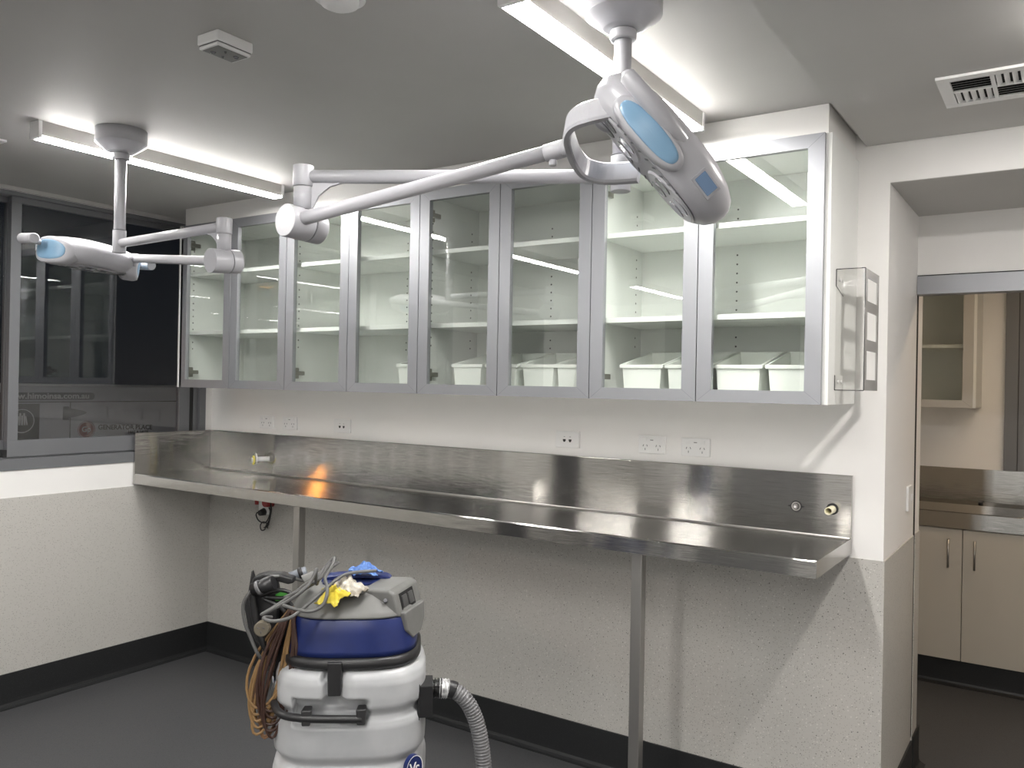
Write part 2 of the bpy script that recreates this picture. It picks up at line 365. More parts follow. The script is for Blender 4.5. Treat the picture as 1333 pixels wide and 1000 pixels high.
vent(3.592, -.545, .245, ZL, 'square white four-way air vent in the lower ceiling at right')
vent(.50, -1.66, .24, ZC, 'square white air vent cut by the left edge of the photo, beside the window')
# emergency light box
t = thing('sensor_box', (2.151, -1.575, ZC), 'small white rectangular sensor box with a grey underside on the ceiling', 'sensor')
box(2.112, 2.190, -1.627, -1.523, ZC - .026, ZC - .0005).build('base', 'white', t, bevel=.003)
box(2.1155, 2.1865, -1.6235, -1.5265, ZC - .0275, ZC - .0261).build('shadow_gap', 'lampdk', t)
box(2.115, 2.187, -1.624, -1.526, ZC - .036, ZC - .0276).build('cover', 'white', t, bevel=.003)
box(2.121, 2.181, -1.618, -1.532, ZC - .0372, ZC - .0361).build('under_plate', mat('grey underside plate', (.22, .22, .21), .4), t)
for x, y, r in ((2.138, -1.60, .007), (2.160, -1.55, .007), (2.135, -1.57, .003), (2.165, -1.585, .003)):
    MB().cyl((x, y, ZC - .0375), (x, y, ZC - .0412), r, r * .6, 14).build('sensor_lens', 'lens', t)
t = thing('smoke_detector', (2.567, -1.600, ZC), 'round white smoke detector on the ceiling at the top edge of the photo', 'smoke detector')
MB().cyl((2.567, -1.600, ZC - .0005), (2.567, -1.600, ZC - .012), .056, .056, 36, .002).build('base', 'white', t)
MB().tube([(2.567, -1.600, ZC - .0125), (2.567, -1.600, ZC - .024), (2.567, -1.600, ZC - .031)], [.042, .040, .026], 32).build('head', 'white', t)

# ------------------------------------------------------------------ exam lamps
RT = Vector((.8316, .5553, 0)); TW = Vector((.5553, -.8316, 0)); UP = Vector((0, 0, 1))
def dirv(r, u, t): return (RT * r + UP * u + TW * t).normalized()
def view_dir(p, r, u, t):
    c = (Vector((3.887, -2.881, 1.464)) - Vector(p)).normalized(); a = UP.cross(c).normalized(); b = c.cross(a)
    return (a * r + b * u + c * t).normalized()
def exam_lamp(pole, zb, el, jc, jax, a2, hub, hc, eu, ev, label, a=.163, b=.11, bar=(.0, .020), yoke=None, side=(-.035, -.012), lbs=1.0, bar_straight=False, hvo=.012):
    px, py = pole; t = thing('exam_lamp', (px, py, ZC), label, 'exam lamp')
    MB().tube([(px, py, ZC - .0005), (px, py, ZC - .046), (px, py, ZC - .0465), (px, py, ZC - .0480), (px, py, ZC - .0485), (px, py, ZC - .074), (px, py, ZC - .0745), (px, py, ZC - .078)], [.082, .082, .0818, .0795, .079, .044, .043, .030], 48).build('ceiling_canopy', 'lamp', t)
    MB().cyl((px, py, ZC - .078), (px, py, ZC - .099), .028, .028, 32, .003).build('collar', 'lamp', t)
    MB().cyl((px, py, ZC - .099), (px, py, zb + .02), .0185, n=28).build('pole', 'lamp', t)
    MB().cyl((px, py, zb + .075), (px, py, zb), .0215, n=28, bev=.001).build('pole_sleeve', 'lamp', t)
    MB().cyl((px, py, zb + .0755), (px, py, zb + .077), .0216, n=28).build('seam', 'lampdk', t)
    E0 = Vector((px, py, zb + .032)); E1 = Vector((el[0], el[1], el[2])); d = (E1 - E0).normalized()
    MB().cyl(E0 + d * .01, E1, .0148, n=28).build('arm', 'lamp', t)
    # gusset and cable slot under the arm end
    g = MB(); q = [E1 - d * .018 + UP * -.012, E1 - d * .085 + UP * -.0145, E1 - d * .06 + UP * -.022, E1 - d * .035 + UP * -.042, E1 - d * .022 + UP * -.07, E1 - d * .018 + UP * -.07]
    sd = d.cross(UP) * .004; n = len(q)
    g.add([v + sd for v in q] + [v - sd for v in q], [tuple(range(n)), tuple(reversed(range(n, 2 * n)))] + [(i, n + i, n + (i + 1) % n, (i + 1) % n) for i in range(n)]); g.build('gusset', 'lamp', t)
    J = Vector(jc); ex, ey = el[0], el[1]
    MB().cyl((ex, ey, el[2] + .024), (ex, ey, el[2] - .022), .0225, n=32, bev=.001).build('knuckle', 'lamp', t)
    MB().cyl((ex, ey, el[2] - .0225), (ex, ey, el[2] - .072), .0205, n=32).build('knuckle_sleeve', 'lamp', t)
    MB().cyl((ex, ey, el[2] - .072), (ex, ey, el[2] - .0735), .0200, n=32).build('seam', 'lampdk', t)
    MB().cyl((ex, ey, el[2] - .0735), (ex, ey, J.z), .0205, n=32).build('joint_neck', 'lamp', t)
    ja = Vector(jax).normalized()
    MB().cyl(J + ja * .046, J - ja * .012, .0355, n=40, bev=.0015).build('joint_drum', 'lamp', t)
    MB().cyl(J - ja * .012, J - ja * .0145, .034, n=40).build('seam', 'lampdk', t)
    MB().cyl(J - ja * .0145, J - ja * .046, .0355, n=40, bev=.0015).build('joint_drum', 'lamp', t)
    A = Vector(a2[0]); B = Vector(a2[1]); dd = (B - A).normalized()
    MB().tube([A, A + dd * .05, A + dd * .0505, B], [.0152, .0152, .0146, .0146], 28).build('spring_arm', 'lamp', t)
    MB().cyl(B - dd * .035, B + dd * .004, .0172, n=28, bev=.002).build('arm_end_sleeve', 'lamp', t)
    MB().cyl(B - dd * .018 - UP * .016, B - dd * .018 - UP * .028, .0075, n=18, bev=.002).build('locking_knob', 'lamp', t)
    # yoke
    H = Vector(hub); C = Vector(hc); eu = Vector(eu).normalized(); ev = Vector(ev); ev = (ev - eu * ev.dot(eu)).normalized(); en = eu.cross(ev)
    if en.z < 0: en = -en
    MB().cyl(B, H, .0165, .019, 28).build('yoke_stem', 'lamp', t)
    hv = b + hvo; f = C - H; f = (f - ev * f.dot(ev)); fl = f.length; f.normalize(); Hc = C - f * fl
    path = []
    for s in (1, -1):
        seg = [Hc + ev * s * hv * a + f * b for a, b in ((.0, 0), (.45, 0), (.72, .003), (.88, .015), (.97, .04), (1, .075), (1, fl))]
        path = (list(reversed(seg)) if s == 1 else path + seg[1:])
    wd = ev.cross(f)
    if yoke: path = smooth_path(yoke, 4); wd = (Vector(yoke[0]) - Vector(yoke[5])).cross(Vector(yoke[-1]) - Vector(yoke[5]))
    MB().band(path, wd, .046, .015).build('yoke', 'lamp', t)
    if yoke: MB().cyl(Vector((3.165, -1.475, 1.975)), Vector((3.190, -1.535, 1.955)), .032, n=32, bev=.008).build('pivot_cap', 'lamp', t)
    # head
    nn = 64
    def P(u, v, n_): return C + eu * u + ev * v + en * n_
    def ring(su, sv, h, e=2.5, cu=0):
        r = []
        for j in range(nn):
            th = 2 * PI * j / nn; c, s = math.cos(th), math.sin(th)
            r.append(P(cu + a * su * math.copysign(abs(c) ** (2 / e), c), b * sv * math.copysign(abs(s) ** (2 / e), s), h * 1.42 if h > -.024 else h - .012))
        return r
    R = [ring(.80, .74, -.024), ring(.84, .80, -.0245), ring(.93, .90, -.018), ring(.985, .975, -.008), ring(1, 1, .003), ring(.985, .98, .012), ring(.93, .93, .021), ring(.82, .84, .028), ring(.66, .68, .034), ring(.42, .42, .038), ring(.15, .15, .039)]
    if eu.cross(ev).dot(en) > 0: R.reverse()
    hd = MB().rings(R, True, True, True).build('lamp_head', 'lamp', t)
    MB().rings([ring(.79, .73, -.0246), ring(.79, .73, -.0262)], True, True, False).build('light_face', 'face', hd)
    for cu in (-.072, .072):
        MB().rings([[P(cu + .062 * math.cos(x) , .072 * math.sin(x), -.0382) for x in [2 * PI * j / 36 for j in range(36)]], [P(cu + .058 * math.cos(x), .068 * math.sin(x), -.0412) for x in [2 * PI * j / 36 for j in range(36)]]], True, True, False).build('lens_bezel', 'lamp', hd)
        for k in range(4):
            q = PI / 4 + k * PI / 2
            MB().cyl(P(cu + .034 * math.cos(q), .037 * math.sin(q), -.0405), P(cu + .034 * math.cos(q), .037 * math.sin(q), -.0425), .021, .019, 24).build('lens', 'lens', hd)
    for s in (-1, 1):
        v = MB()
        for k in range(9):
            u0 = -.085 + k * .019; v.add([P(u0 + du, s * b * .62 + s * dv * b, -.0385 - dz) for dz in (0, .0008) for du, dv in ((0, -.06), (.004, -.06), (.008, .10), (.004, .10))], [(0, 1, 2, 3), (7, 6, 5, 4), (0, 4, 5, 1), (1, 5, 6, 2), (2, 6, 7, 3), (3, 7, 4, 0)])
        v.build('vent_slots', 'lampdk', hd)
        # blue side insert in a pale oval ring
        def oval(la, lb, off, cu=side[0], tilt=0):
            r = []
            for j in range(40):
                x = 2 * PI * j / 40; c, q = math.cos(x), math.sin(x)
                uu = cu + la * math.copysign(abs(c) ** .75, c); hh = lb * lbs * math.copysign(abs(q) ** .8, q)
                edge = b * (max(0, 1 - abs(uu / a) ** 2.5)) ** .4
                r.append(P(uu, s * (edge + off), side[1] + hh))
            return r
        MB().rings([oval(.080, .027, -.03), oval(.080, .026, -.004), oval(.077, .024, .004), oval(.068, .019, .005)], True, True, True).build('side_ring', 'lamp', hd)
        MB().rings([oval(.068, .0190, .0045), oval(.0665, .0178, .0058), oval(.060, .0150, .0062), oval(.045, .0105, .0064), oval(.028, .006, .0065), oval(.010, .002, .0065)], True, True, True).build('side_insert', 'blue', hd)
        # grip bar along the side
        bv = b + bar[0]; bn_ = bar[1]
        if bar_straight: MB().cyl(P(-.055, s * (b + .046), .018), P(.045, s * (b + .046), .018), .0175, n=24, bev=.003).build('grip_bar', 'lamp', hd); MB().cyl(P(0, s * (b - .02), .012), P(0, s * (b + .042), .017), .010, n=14).build('grip_stem', 'lamp', hd)
        else: MB().tube([P(-.130, s * (bv - .002), bn_), P(-.128, s * bv, bn_), P(-.07, s * bv, bn_), P(-.03, s * (bv - .004), bn_), P(.01, s * (b - .016), bn_), P(.04, s * (b - .04), bn_)], [.009, .0145, .0155, .0150, .014, .010], 20).build('grip_bar', 'lamp', hd)
    # control display near the nose
    q = MB(); s = 1
    def scr(u, h, off): 
        edge = b * (1 - abs(u / a) ** 2.5) ** .4
        return P(u, s * (edge + off), h)
    for nm, m_, u0, u1, h0, h1, o0, o1 in (('display_bezel', 'lamp', .070, .116, -.010, .020, -.03, .0015), ('display', 'screen', .075, .111, -.006, .016, -.02, .0024)):
        q = MB().add([scr(u, h, o_) for o_ in (o0, o1) for u, h in ((u0, h0), (u1, h0), (u1, h1), (u0, h1))], [(0, 1, 2, 3), (7, 6, 5, 4), (0, 4, 5, 1), (1, 5, 6, 2), (2, 6, 7, 3), (3, 7, 4, 0)])
        q.build(nm, m_, hd, bevel=.0008)
    return t
YOKE_C = (3.270, -1.490, 1.888)
YOKE = [(3.244, -1.580, 1.952), (3.185, -1.595, 1.944), (3.145, -1.585, 1.941), (3.121, -1.565, 1.932), (3.099, -1.520, 1.923), (3.084, -1.469, 1.908), (3.085, -1.427, 1.895), (3.116, -1.400, 1.888), (3.182, -1.392, 1.885)]
exam_lamp((3.086, -1.28), 1.880, (2.484, -1.617, 1.912), (2.484, -1.617, 1.808), dirv(-.62, .05, .78), (Vector((2.497, -1.643, 1.812)), Vector((3.070, -1.500, 1.919))), (3.093, -1.500, 1.922), YOKE_C,
          view_dir((3.272, -1.487, 1.888), .66, -.75, .02), view_dir((3.272, -1.487, 1.888), .13, .115, .985), 'large white exam lamp in front, its head tilted up on a long arm', yoke=YOKE)
exam_lamp((1.21, -1.275), 1.886, (1.798, -1.301, 1.918), (1.800, -1.301, 1.815), view_dir((1.8, -1.3, 1.815), -.85, .0, .53), (Vector((1.783, -1.315, 1.815)), Vector((1.135, -1.178, 1.886))), (1.115, -1.180, 1.886), (1.020, -1.275, 1.884),
          view_dir((1.02, -1.275, 1.884), -.40, -.02, -.91), view_dir((1.02, -1.275, 1.884), -.90, .15, .41), 'smaller looking white exam lamp near the window, its head held level', b=.155, a=.15, side=(-.045, -.006), lbs=1.75, hvo=-.05, bar_straight=True)

# ------------------------------------------------------------------ wall cabinets
X0, WD, DC, ZB_, ZT = .2565, .37921, .3824, 1.4246, 2.2129
def wall_cabinet(x, label, w=WD, y=0, z0=ZB_, z1=ZT, nm='wall_cabinet', shelves=(1.682, 1.969), group='glass-door wall cabinets over the bench', endl=0, endr=0, depth=DC, cm='lam', holes=True, dm='alu'):
    t = thing(nm, (x + w, y, z0), label, 'cabinet', group)
    x1 = x + 2 * w; yf = y - depth; ycf = yf + .021; th = .016; a = x + .0004 - endl; b = x1 - .0004 + endr
    box(a, x + th, ycf if not endl else yf, y - .0005, z0, z1).build('side_panel', cm, t)
    box(x1 - th, b, ycf if not endr else ycf - .006, y - .0005, z0, z1).build('side_panel', cm, t)
    box(x + th, x1 - th, ycf, y - .0005, z1 - th, z1).build('top_panel', cm, t)
    box(x + th, x1 - th, ycf, y - .0005, z0, z0 + th).build('bottom_panel', cm, t)
    box(x + th, x1 - th, y - .012, y - .0005, z0 + th, z1 - th).build('back_panel', cm, t)
    for zs in shelves: box(x + th + .001, x1 - th - .001, ycf + .022, y - .0125, zs, zs + .017).build('shelf', cm, t, bevel=.001)
    h = MB()
    if holes:
        z = z0 + .19
        while z < z1 - .09:
            if min(abs(z - s_) for s_ in shelves) > .02:
                for yy in (y - .062, y - depth + .062):
                    h.cyl((x + th - .0005, yy, z), (x + th + .0008, yy, z), .0032, n=8); h.cyl((x1 - th + .0005, yy, z), (x1 - th - .0008, yy, z), .0032, n=8)
                h.cyl((x + w, y - .0115, z), (x + w, y - .0128, z), .0032, n=8)
            z += .032
        h.build('shelf_pin_holes', 'black', t, kind='stuff')
    fr = .047
    for k in (0, 1):
        p0 = x + k * w + .0015; p1 = x + (k + 1) * w - .0015; c = MB(); za, zb = z0, z1 - .001
        o4 = [(p0, za), (p1, za), (p1, zb), (p0, zb)]; i4 = [(p0 + fr, za + .038), (p1 - fr, za + .038), (p1 - fr, zb - .040), (p0 + fr, zb - .040)]
        for i in range(4):
            j = (i + 1) % 4; g = .0002
            c.prism([o4[i], o4[j], i4[j], i4[i]], 1, yf, yf + .0205)
        d = c.build('door', dm, t)
        ln = MB()
        for o_, i_ in zip(o4, i4):      # mitre lines
            dx, dz = i_[0] - o_[0], i_[1] - o_[1]; l = math.hypot(dx, dz); nx, nz = -dz / l * .0003, dx / l * .0003
            ln.prism([(o_[0] + nx, o_[1] + nz), (i_[0] + nx, i_[1] + nz), (i_[0] - nx, i_[1] - nz), (o_[0] - nx, o_[1] - nz)], 1, yf - .00015, yf + .001)
        ln.build('mitre_lines', 'lampdk', d, kind='stuff')
        box(p0 + fr - .001, p1 - fr + .001, yf + .008, yf + .012, za + .037, zb - .039).build('glass_pane', 'glass', d)
        hx = p0 + .001 if k == 0 else p1 - .001; s = 1 if k == 0 else -1
        for zh in (z0 + .075, z1 - .09):
            e = MB(); q0, q1 = sorted((hx + s * .018, hx + s * .024)); e.box(q0 if s > 0 else q0, q1, ycf + .004, ycf + .040, zh - .024, zh + .024)
            q0, q1 = sorted((hx + s * .024, hx + s * .037)); e.box(q0, q1, ycf + .001, ycf + .062, zh - .009, zh + .009)
            e.build('hinge', 'nickel', d, bevel=.002)
    return t
wall_cabinet(X0, 'glass-door cabinet with empty shelves nearest the window, leftmost of the row', endl=.0125, group=None)
wall_cabinet(X0 + 2 * WD, 'second glass-door cabinet from the window, one white bin at its right', group=None)
wall_cabinet(X0 + 4 * WD, 'third glass-door cabinet from the window, with a row of white bins', group=None)
wall_cabinet(X0 + 6 * WD, 'nearest and rightmost glass-door cabinet of the row, beside the clear acrylic holder', endr=.0155, group=None)
for o in list(COL.objects):
    if o.name.startswith('wall_cabinet') and o.parent is None: o['group'] = 'glass-door wall cabinets over the bench'

# ------------------------------------------------------------------ tilted-mouth storage bins
def bin_(x, wd, label, d=.25, yf=-.337):
    z = ZB_ + .0162; hf, hb = .100, .150; yb = yf + d
    t = thing('storage_bin', (x + wd / 2, (yf + yb) / 2, z), label, 'storage bin', 'white storage bins on the bottom shelf')
    def ring(ins, zf, zk, yo=0):
        return [(x + ins, yf + ins * .6 + yo, z + zf), (x + wd - ins, yf + ins * .6 + yo, z + zf), (x + wd - ins, yb - ins, z + zk), (x + ins, yb - ins, z + zk)]
    MB().rings([ring(.018, 0.0005, .0005), ring(.015, .012, .014), ring(.009, hf - .004, hb - .004), ring(.0105, hf - .004, hb - .004), ring(.017, .012, .014), ring(.020, .003, .003)], True, True, False).build('tub', 'bin', t, bevel=.003)
    lip = MB(); R0 = ring(.009, hf - .012, hb - .012); R1 = ring(.001, hf - .012, hb - .012); R2 = ring(.0005, hf, hb); R3 = ring(.009, hf, hb)
    lip.rings([R0, R1, R2, R3, R0], True, False, False); lip.build('rim', 'bin', t, bevel=.0015)
    return t
names = ['only white storage bin in the second cabinet from the window']
bin_(1.622, .155, names[0])
for i, x in enumerate((1.905, 2.063, 2.222, 2.367)):
    bin_(x, .148, 'white storage bin in the third cabinet from the window, ' + ('leftmost', 'second from left', 'second from right', 'rightmost')[i])
for i, x in enumerate((2.622, 2.785, 2.948, 3.113)):
    bin_(x, .158, 'white storage bin in the cabinet nearest the doorway, ' + ('leftmost', 'second from left', 'second from right', 'rightmost')[i])

# ------------------------------------------------------------------ acrylic dispenser holder on the cabinet side
XA = X0 + 8 * WD + .0155
t = thing('acrylic_holder', (XA + .04, -.2, 1.47), 'clear acrylic three-window glove box holder screwed to the right cabinet side', 'holder')
xo = XA + .082; ya, yb = -.292, -.085; za, zb = 1.468, 1.826; th = .003
c = MB(); ws = [(1.500, 1.585), (1.618, 1.700), (1.732, 1.800)]; yw0, yw1 = ya + .035, yb - .025
zz = [za] + [v for w_ in ws for v in w_] + [zb]
for i in range(0, len(zz), 2): c.box(xo - th, xo, ya, yb, zz[i], zz[i + 1])
for z0_, z1_ in ws: c.box(xo - th, xo, ya, yw0, z0_, z1_); c.box(xo - th, xo, yw1, yb, z0_, z1_)
c.build('window_plate', mat('smoked acrylic face', (.50, .49, .47), .12), t)
MB().box(XA + .0006, xo - th, ya, ya + th, za, zb).build('side_plate', 'acrylic', t)
MB().prism([(XA + .001, ya + th), (xo - th, ya + th), (xo - th, yb), (XA + .04, yb), (XA + .001, ya + .08)], 2, zb - th, zb).build('top_plate', 'acrylic', t)
MB().box(XA + .001, xo - th, ya + th, yb, za, za + th).build('bottom_plate', 'acrylic', t)
MB().box(XA + .0006, XA + .0035, ya + th, ya + .095, 1.776, zb - th).build('mounting_tab', 'acrylic', t)
MB().box(XA + .0006, XA + .0035, ya + th, ya + .095, za + th, 1.512).build('mounting_tab', 'acrylic', t)
for z in (1.492, 1.797):
    for y in (ya + .03, ya + .068): MB().cyl((XA + .0036, y, z), (XA + .008, y, z), .006, .004, 14).build('screw', 'white', t)
e = MB()
for (p, q) in (((XA + .001, za), (xo, za)), ((xo, za), (xo, zb)), ((xo, zb), (XA + .001, zb)), ((XA + .001, zb), (XA + .001, 1.776)), ((XA + .001, za), (XA + .001, 1.512))):
    e.cyl((p[0], ya, p[1]), (q[0], ya, q[1]), .0013, n=6)
e.cyl((XA + .001, ya, 1.776), (XA + .001, ya + .09, 1.755), .0011, n=6)
e.build('polished_edge', 'acryledge', t)

# ------------------------------------------------------------------ steel bench
BD, BL, BZ, ZU, BT = .456, 3.304, .985, 1.1915, .047
t = thing('steel_bench', (1.65, -.23, 0), 'long brushed stainless steel wall bench with upstand along the back wall', 'bench')
MB().box(.0045, BL, -BD + .012, -.0045, BZ - .004, BZ).build('worktop', 'steel', t)
c = MB(); c.prism([(-BD, BZ - .002), (-BD + .0025, BZ + .003), (-BD + .010, BZ + .0015), (-BD + .0125, BZ - .0005), (-BD + .0125, BZ - .004), (-BD + .004, BZ - .004), (-BD + .004, BZ - BT), (-BD, BZ - BT)], 0, .0045, BL)
c.build('front_edge', 'steel', t)
c = MB(); c.box(BL - .004, BL + .0006, -BD - .0004, -.0045, BZ - BT, BZ + .002); c.build('end_edge', 'steel', t)
c = MB(); c.box(.018, BL + .0005, -.018, -.0045, BZ, ZU - .001); c.prism([(-.020, ZU - .002), (-.0005, ZU - .002), (-.0005, ZU), (-.019, ZU + .0005)], 0, .0045, BL + .0005); c.build('back_splash', 'steel', t)
c = MB(); c.prism([(-BD - .0005, BZ - BT), (-.018, BZ - BT), (-.018, ZU), (-BD, ZU)], 0, .0045, .0175); c.build('side_splash', 'steelside', t)
c = MB(); c.prism([(-.024, BZ), (-.0182, BZ), (-.0182, BZ + .0065), (-.0205, BZ + .0025)], 0, .019, BL - .004); c.build('crease_fillet', 'steelplain', t)
c = MB(); c.box(.0177, .0185, -.0188, -.018, BZ, ZU); c.build('corner_seam', 'blackmat', t)
def leg(x):
    l = box(x, x + .036, -BD + .018, -BD + .054, .002, BZ - .0045).build('leg', 'steelplain', t, bevel=.002)
    return l
leg(2.728); leg(1.152)
c = MB(); c.box(.02, BL - .01, -BD + .02, -BD + .05, BZ - .03, BZ - .005); c.box(.02, BL - .01, -.09, -.06, BZ - .03, BZ - .005); c.build('under_rail', 'steelplain', t)

# ------------------------------------------------------------------ wall plates
def plate(name, x, z, label, kind, wd=.108, ht=.066, gname=None):
    t = thing(name, (x, 0, z), label, 'power outlet' if kind == 'p' else 'data outlet', gname)
    box(x - wd / 2, x + wd / 2, -.011, -.0005, z - ht / 2, z + ht / 2).build('cover_plate', 'white', t, bevel=.0025)
    if kind == 'p':
        for s in (-1, 1):
            MB().prism([(-.0112, z + .011), (-.0112, z + .025), (-.0150, z + .025), (-.0128, z + .011)], 0, x + s * .028 - .008, x + s * .028 + .008).build('rocker_switch', 'white', t, bevel=.001)
            q = MB()
            for a, b, c_, d_ in ((-.009, -.003, -.006, .004), (.009, -.003, .006, .004), (0, -.017, 0, -.009)):
                q.cyl((x + s * .026 + a, -.0113, z - .004 + b), (x + s * .026 + c_, -.0113, z - .004 + d_), .0011, n=6)
            q.build('socket_slots', 'lampdk', t)
        MB().box(x - .006, x + .006, -.0114, -.0111, z + .016, z + .0185).build('maker_mark', 'lampdk', t)
    else:
        for s in (-1, 1):
            MB().prism([(x + s * .013 - .0065, z + .001), (x + s * .013 + .0065, z + .001), (x + s * .013 + .0065, z - .004), (x + s * .013 + .003, z - .010), (x + s * .013 - .003, z - .010), (x + s * .013 - .0065, z - .004)], 1, -.0114, -.0111).build('data_port', 'black', t)
            MB().box(x + s * .013 - .003, x + s * .013 + .003, -.0114, -.0111, z + .010, z + .0115).build('port_mark', 'lampdk', t)
    return t
plate('power_outlet', .459, 1.252, 'white double power outlet nearest the window, leftmost of four on the splash wall', 'p', .104)
plate('power_outlet', .632, 1.253, 'white double power outlet second from the window, right of the first one', 'p', .104)
plate('data_outlet', .998, 1.254, 'white plate with two data ports, above the orange streak on the steel', 'd')
plate('data_outlet', 2.238, 1.254, 'white plate with two data ports above the middle of the bench', 'd')
plate('power_outlet', 2.599, 1.253, 'white double power outlet, left one of the pair near the right bench end', 'p')
plate('power_outlet', 2.769, 1.253, 'white double power outlet closest to the right bench end, under the nearest cabinet', 'p')
t = thing('light_switch', (W, .47, 1.08), 'small white switch plate on the doorway return wall', 'switch')
box(W + .0005, W + .009, .425, .515, 1.035, 1.125).build('cover_plate', 'white', t, bevel=.002)
box(W + .0092, W + .013, .485, .505, 1.068, 1.092).build('rocker_switch', 'white', t, bevel=.001)
# pipes through the upstand
t = thing('pipe_stub', (3.246, -.018, 1.078), 'open white plastic pipe end poking through the steel upstand', 'pipe')
MB().rings([[(3.246 + r * math.cos(a), y, 1.078 + r * math.sin(a)) for a in [2 * PI * j / 28 for j in range(28)]] for r, y in ((.0125, -.018), (.0125, -.075), (.0100, -.075), (.0100, -.025))], True, False, True).build('pipe', 'white2', t)
MB().cyl((3.246, -.0185, 1.079), (3.246, -.0205, 1.079), .019, n=28).build('hole_gasket', 'black', t)
MB().cyl((3.246, -.0225, 1.078), (3.246, -.024, 1.078), .0099, n=20).build('dark_bore', mat('shaded bore', (.25, .2, .12), .7), t)
t = thing('tap_fitting', (3.130, -.018, 1.077), 'capped round tap fitting in the steel upstand left of the pipe', 'tap fitting')
for r, r2, y0_, y1_, m_ in ((.0185, .0185, -.0185, -.0200, 'black'), (.015, .015, -.0201, -.0215, 'steelplain'), (.011, .011, -.0216, -.0222, 'black'), (.009, .007, -.0223, -.032, 'steelplain'), (.0035, .0035, -.0322, -.034, 'white')):
    MB().cyl((3.130, y0_, 1.077), (3.130, y1_, 1.077), r, r2, 28).build('fitting_ring', m_, t)
MB().box(3.104, 3.156, -.0197, -.0190, 1.0755, 1.0785).build('cross_scribe', 'black', t)
t = thing('pipe_stub', (.458, -.018, 1.066), 'white pipe stub with a yellow and white ring flange at the bench left end', 'pipe')
MB().cyl((.500, -.0185, 1.066), (.452, -.062, 1.064), .0125, n=24).build('pipe', 'white', t)
ax = Vector((.42, .75, 0)).normalized()
P0 = Vector((.452, -.062, 1.064))
for k, (r, m_, o_, zo) in enumerate(((.026, 'white', .0, .004), (.0235, 'yellow', .012, -.005), (.0125, 'white', .018, -.005))):
    MB().cyl(P0 - ax * o_ + UP * zo, P0 - ax * (o_ + .006) + UP * zo, r, n=28, bev=.002).build('ring_flange', m_, t)
# under-bench socket with a red isolator and cable
t = thing('isolator_outlet', (.45, -.005, .84), 'grey-white outlet with red plug and dangling black lead under the bench', 'power outlet')
box(.418, .492, -.016, -.005, .780, .872).build('cover_plate', 'white', t, bevel=.002)
box(.404, .417, -.03, -.005, .825, .872).build('red_side', 'red', t, bevel=.002)
MB().cyl((.505, -.006, .845), (.505, -.05, .845), .026, .021, 20).build('red_plug', 'red', t)
MB().cyl((.462, -.0162, .792), (.462, -.045, .788), .020, .014, 18).build('black_plug', 'black', t)
c = MB()
c.tube(smooth_path([(.525, -.03, .85), (.545, -.04, .81), (.53, -.04, .76), (.50, -.035, .725), (.485, -.03, .705), (.46, -.03, .700), (.452, -.03, .722), (.47, -.03, .742), (.50, -.03, .738), (.505, -.03, .715)]), .0032, 8)
c.tube(smooth_path([(.53, -.03, .83), (.525, -.035, .78), (.50, -.035, .745), (.47, -.035, .74), (.44, -.035, .75), (.43, -.04, .775), (.445, -.045, .79)]), .0032, 8)
c.tube(smooth_path([(.515, -.03, .82), (.535, -.035, .79), (.515, -.035, .73), (.48, -.03, .715)]), .0032, 8)
c.build('black_lead', 'black', t)

# ------------------------------------------------------------------ wet and dry vacuum
VX, VY = 2.343, -1.289
AR = -.10   # the machine's own turn about z relative to the right/toward axes
vr = (RT * math.cos(AR) + TW * math.sin(AR)); vt = (TW * math.cos(AR) - RT * math.sin(AR))
VC = Vector((VX, VY, 0))
def V(a, b, z): return VC + vr * a + vt * b + UP * (z - .022 * min(1, z / .4))
t = thing('wet_dry_vacuum', (VX, VY, 0), 'wet and dry vacuum with white tank, navy band and grey top', 'vacuum cleaner'); vac = t
def vring(a, b, z, e=3.0, n=64, ca=0, cb=0, notch=None):
    r = []
    for j in range(n):
        th = 2 * PI * j / n; c, s = math.cos(th), math.sin(th)
        x = ca + a * math.copysign(abs(c) ** (2 / e), c); y = cb + b * math.copysign(abs(s) ** (2 / e), s)
        r.append(V(x, y, z))
    return r
prof = [(.150, .130), (.175, .140), (.186, .165), (.190, .22), (.190, .40), (.192, .52), (.186, .545), (.176, .556), (.174, .562), (.181, .570), (.189, .582), (.190, .60), (.189, .652), (.184, .668), (.175, .676), (.174, .682), (.180, .690), (.188, .702), (.189, .72), (.188, .755), (.183, .772), (.172, .784), (.160, .787)]
NT = 200
fine = []
for (a0, z0), (a1, z1) in zip(prof, prof[1:]):
    k = max(1, int((z1 - z0) / .005))
    for i in range(k): fine.append((a0 + (a1 - a0) * i / k, z0 + (z1 - z0) * i / k))
fine.append(prof[-1])
rings = []
for a, z in fine:
    r = []
    for j in range(NT):
        th = 2 * PI * j / NT; c, s = math.cos(th), math.sin(th); e = 3.2
        x = a * math.copysign(abs(c) ** (2 / e), c); y = a * .93 * math.copysign(abs(s) ** (2 / e), s)
        if y > .10 and z > .690 and abs(x + .030) < .028: y -= .026 * min(1, (z - .690) / .012)                    # latch slot
        if y > .10 and .652 < z < .722 and -.128 < x < .050: y -= .034 * min(1, (z - .652) / .03, (.722 - z) / .006)                        # grip recess
        r.append(V(x, y, z))
    rings.append(r)
MB().rings(rings, True, True, True).build('tank', 'tank', t)
MB().rings([vring(.166, .156, .7875), vring(.172, .162, .790), vring(.175, .165, .797), vring(.174, .164, .812), vring(.167, .157, .816), vring(.155, .146, .817)], True, True, True).build('rim_band', 'black', t)
MB().rings([vring(.1655, .1545, .8172), vring(.164, .153, .83), vring(.158, .147, .87), vring(.154, .143, .902), vring(.150, .139, .907)], True, True, True).build('motor_band', 'vblue', t)
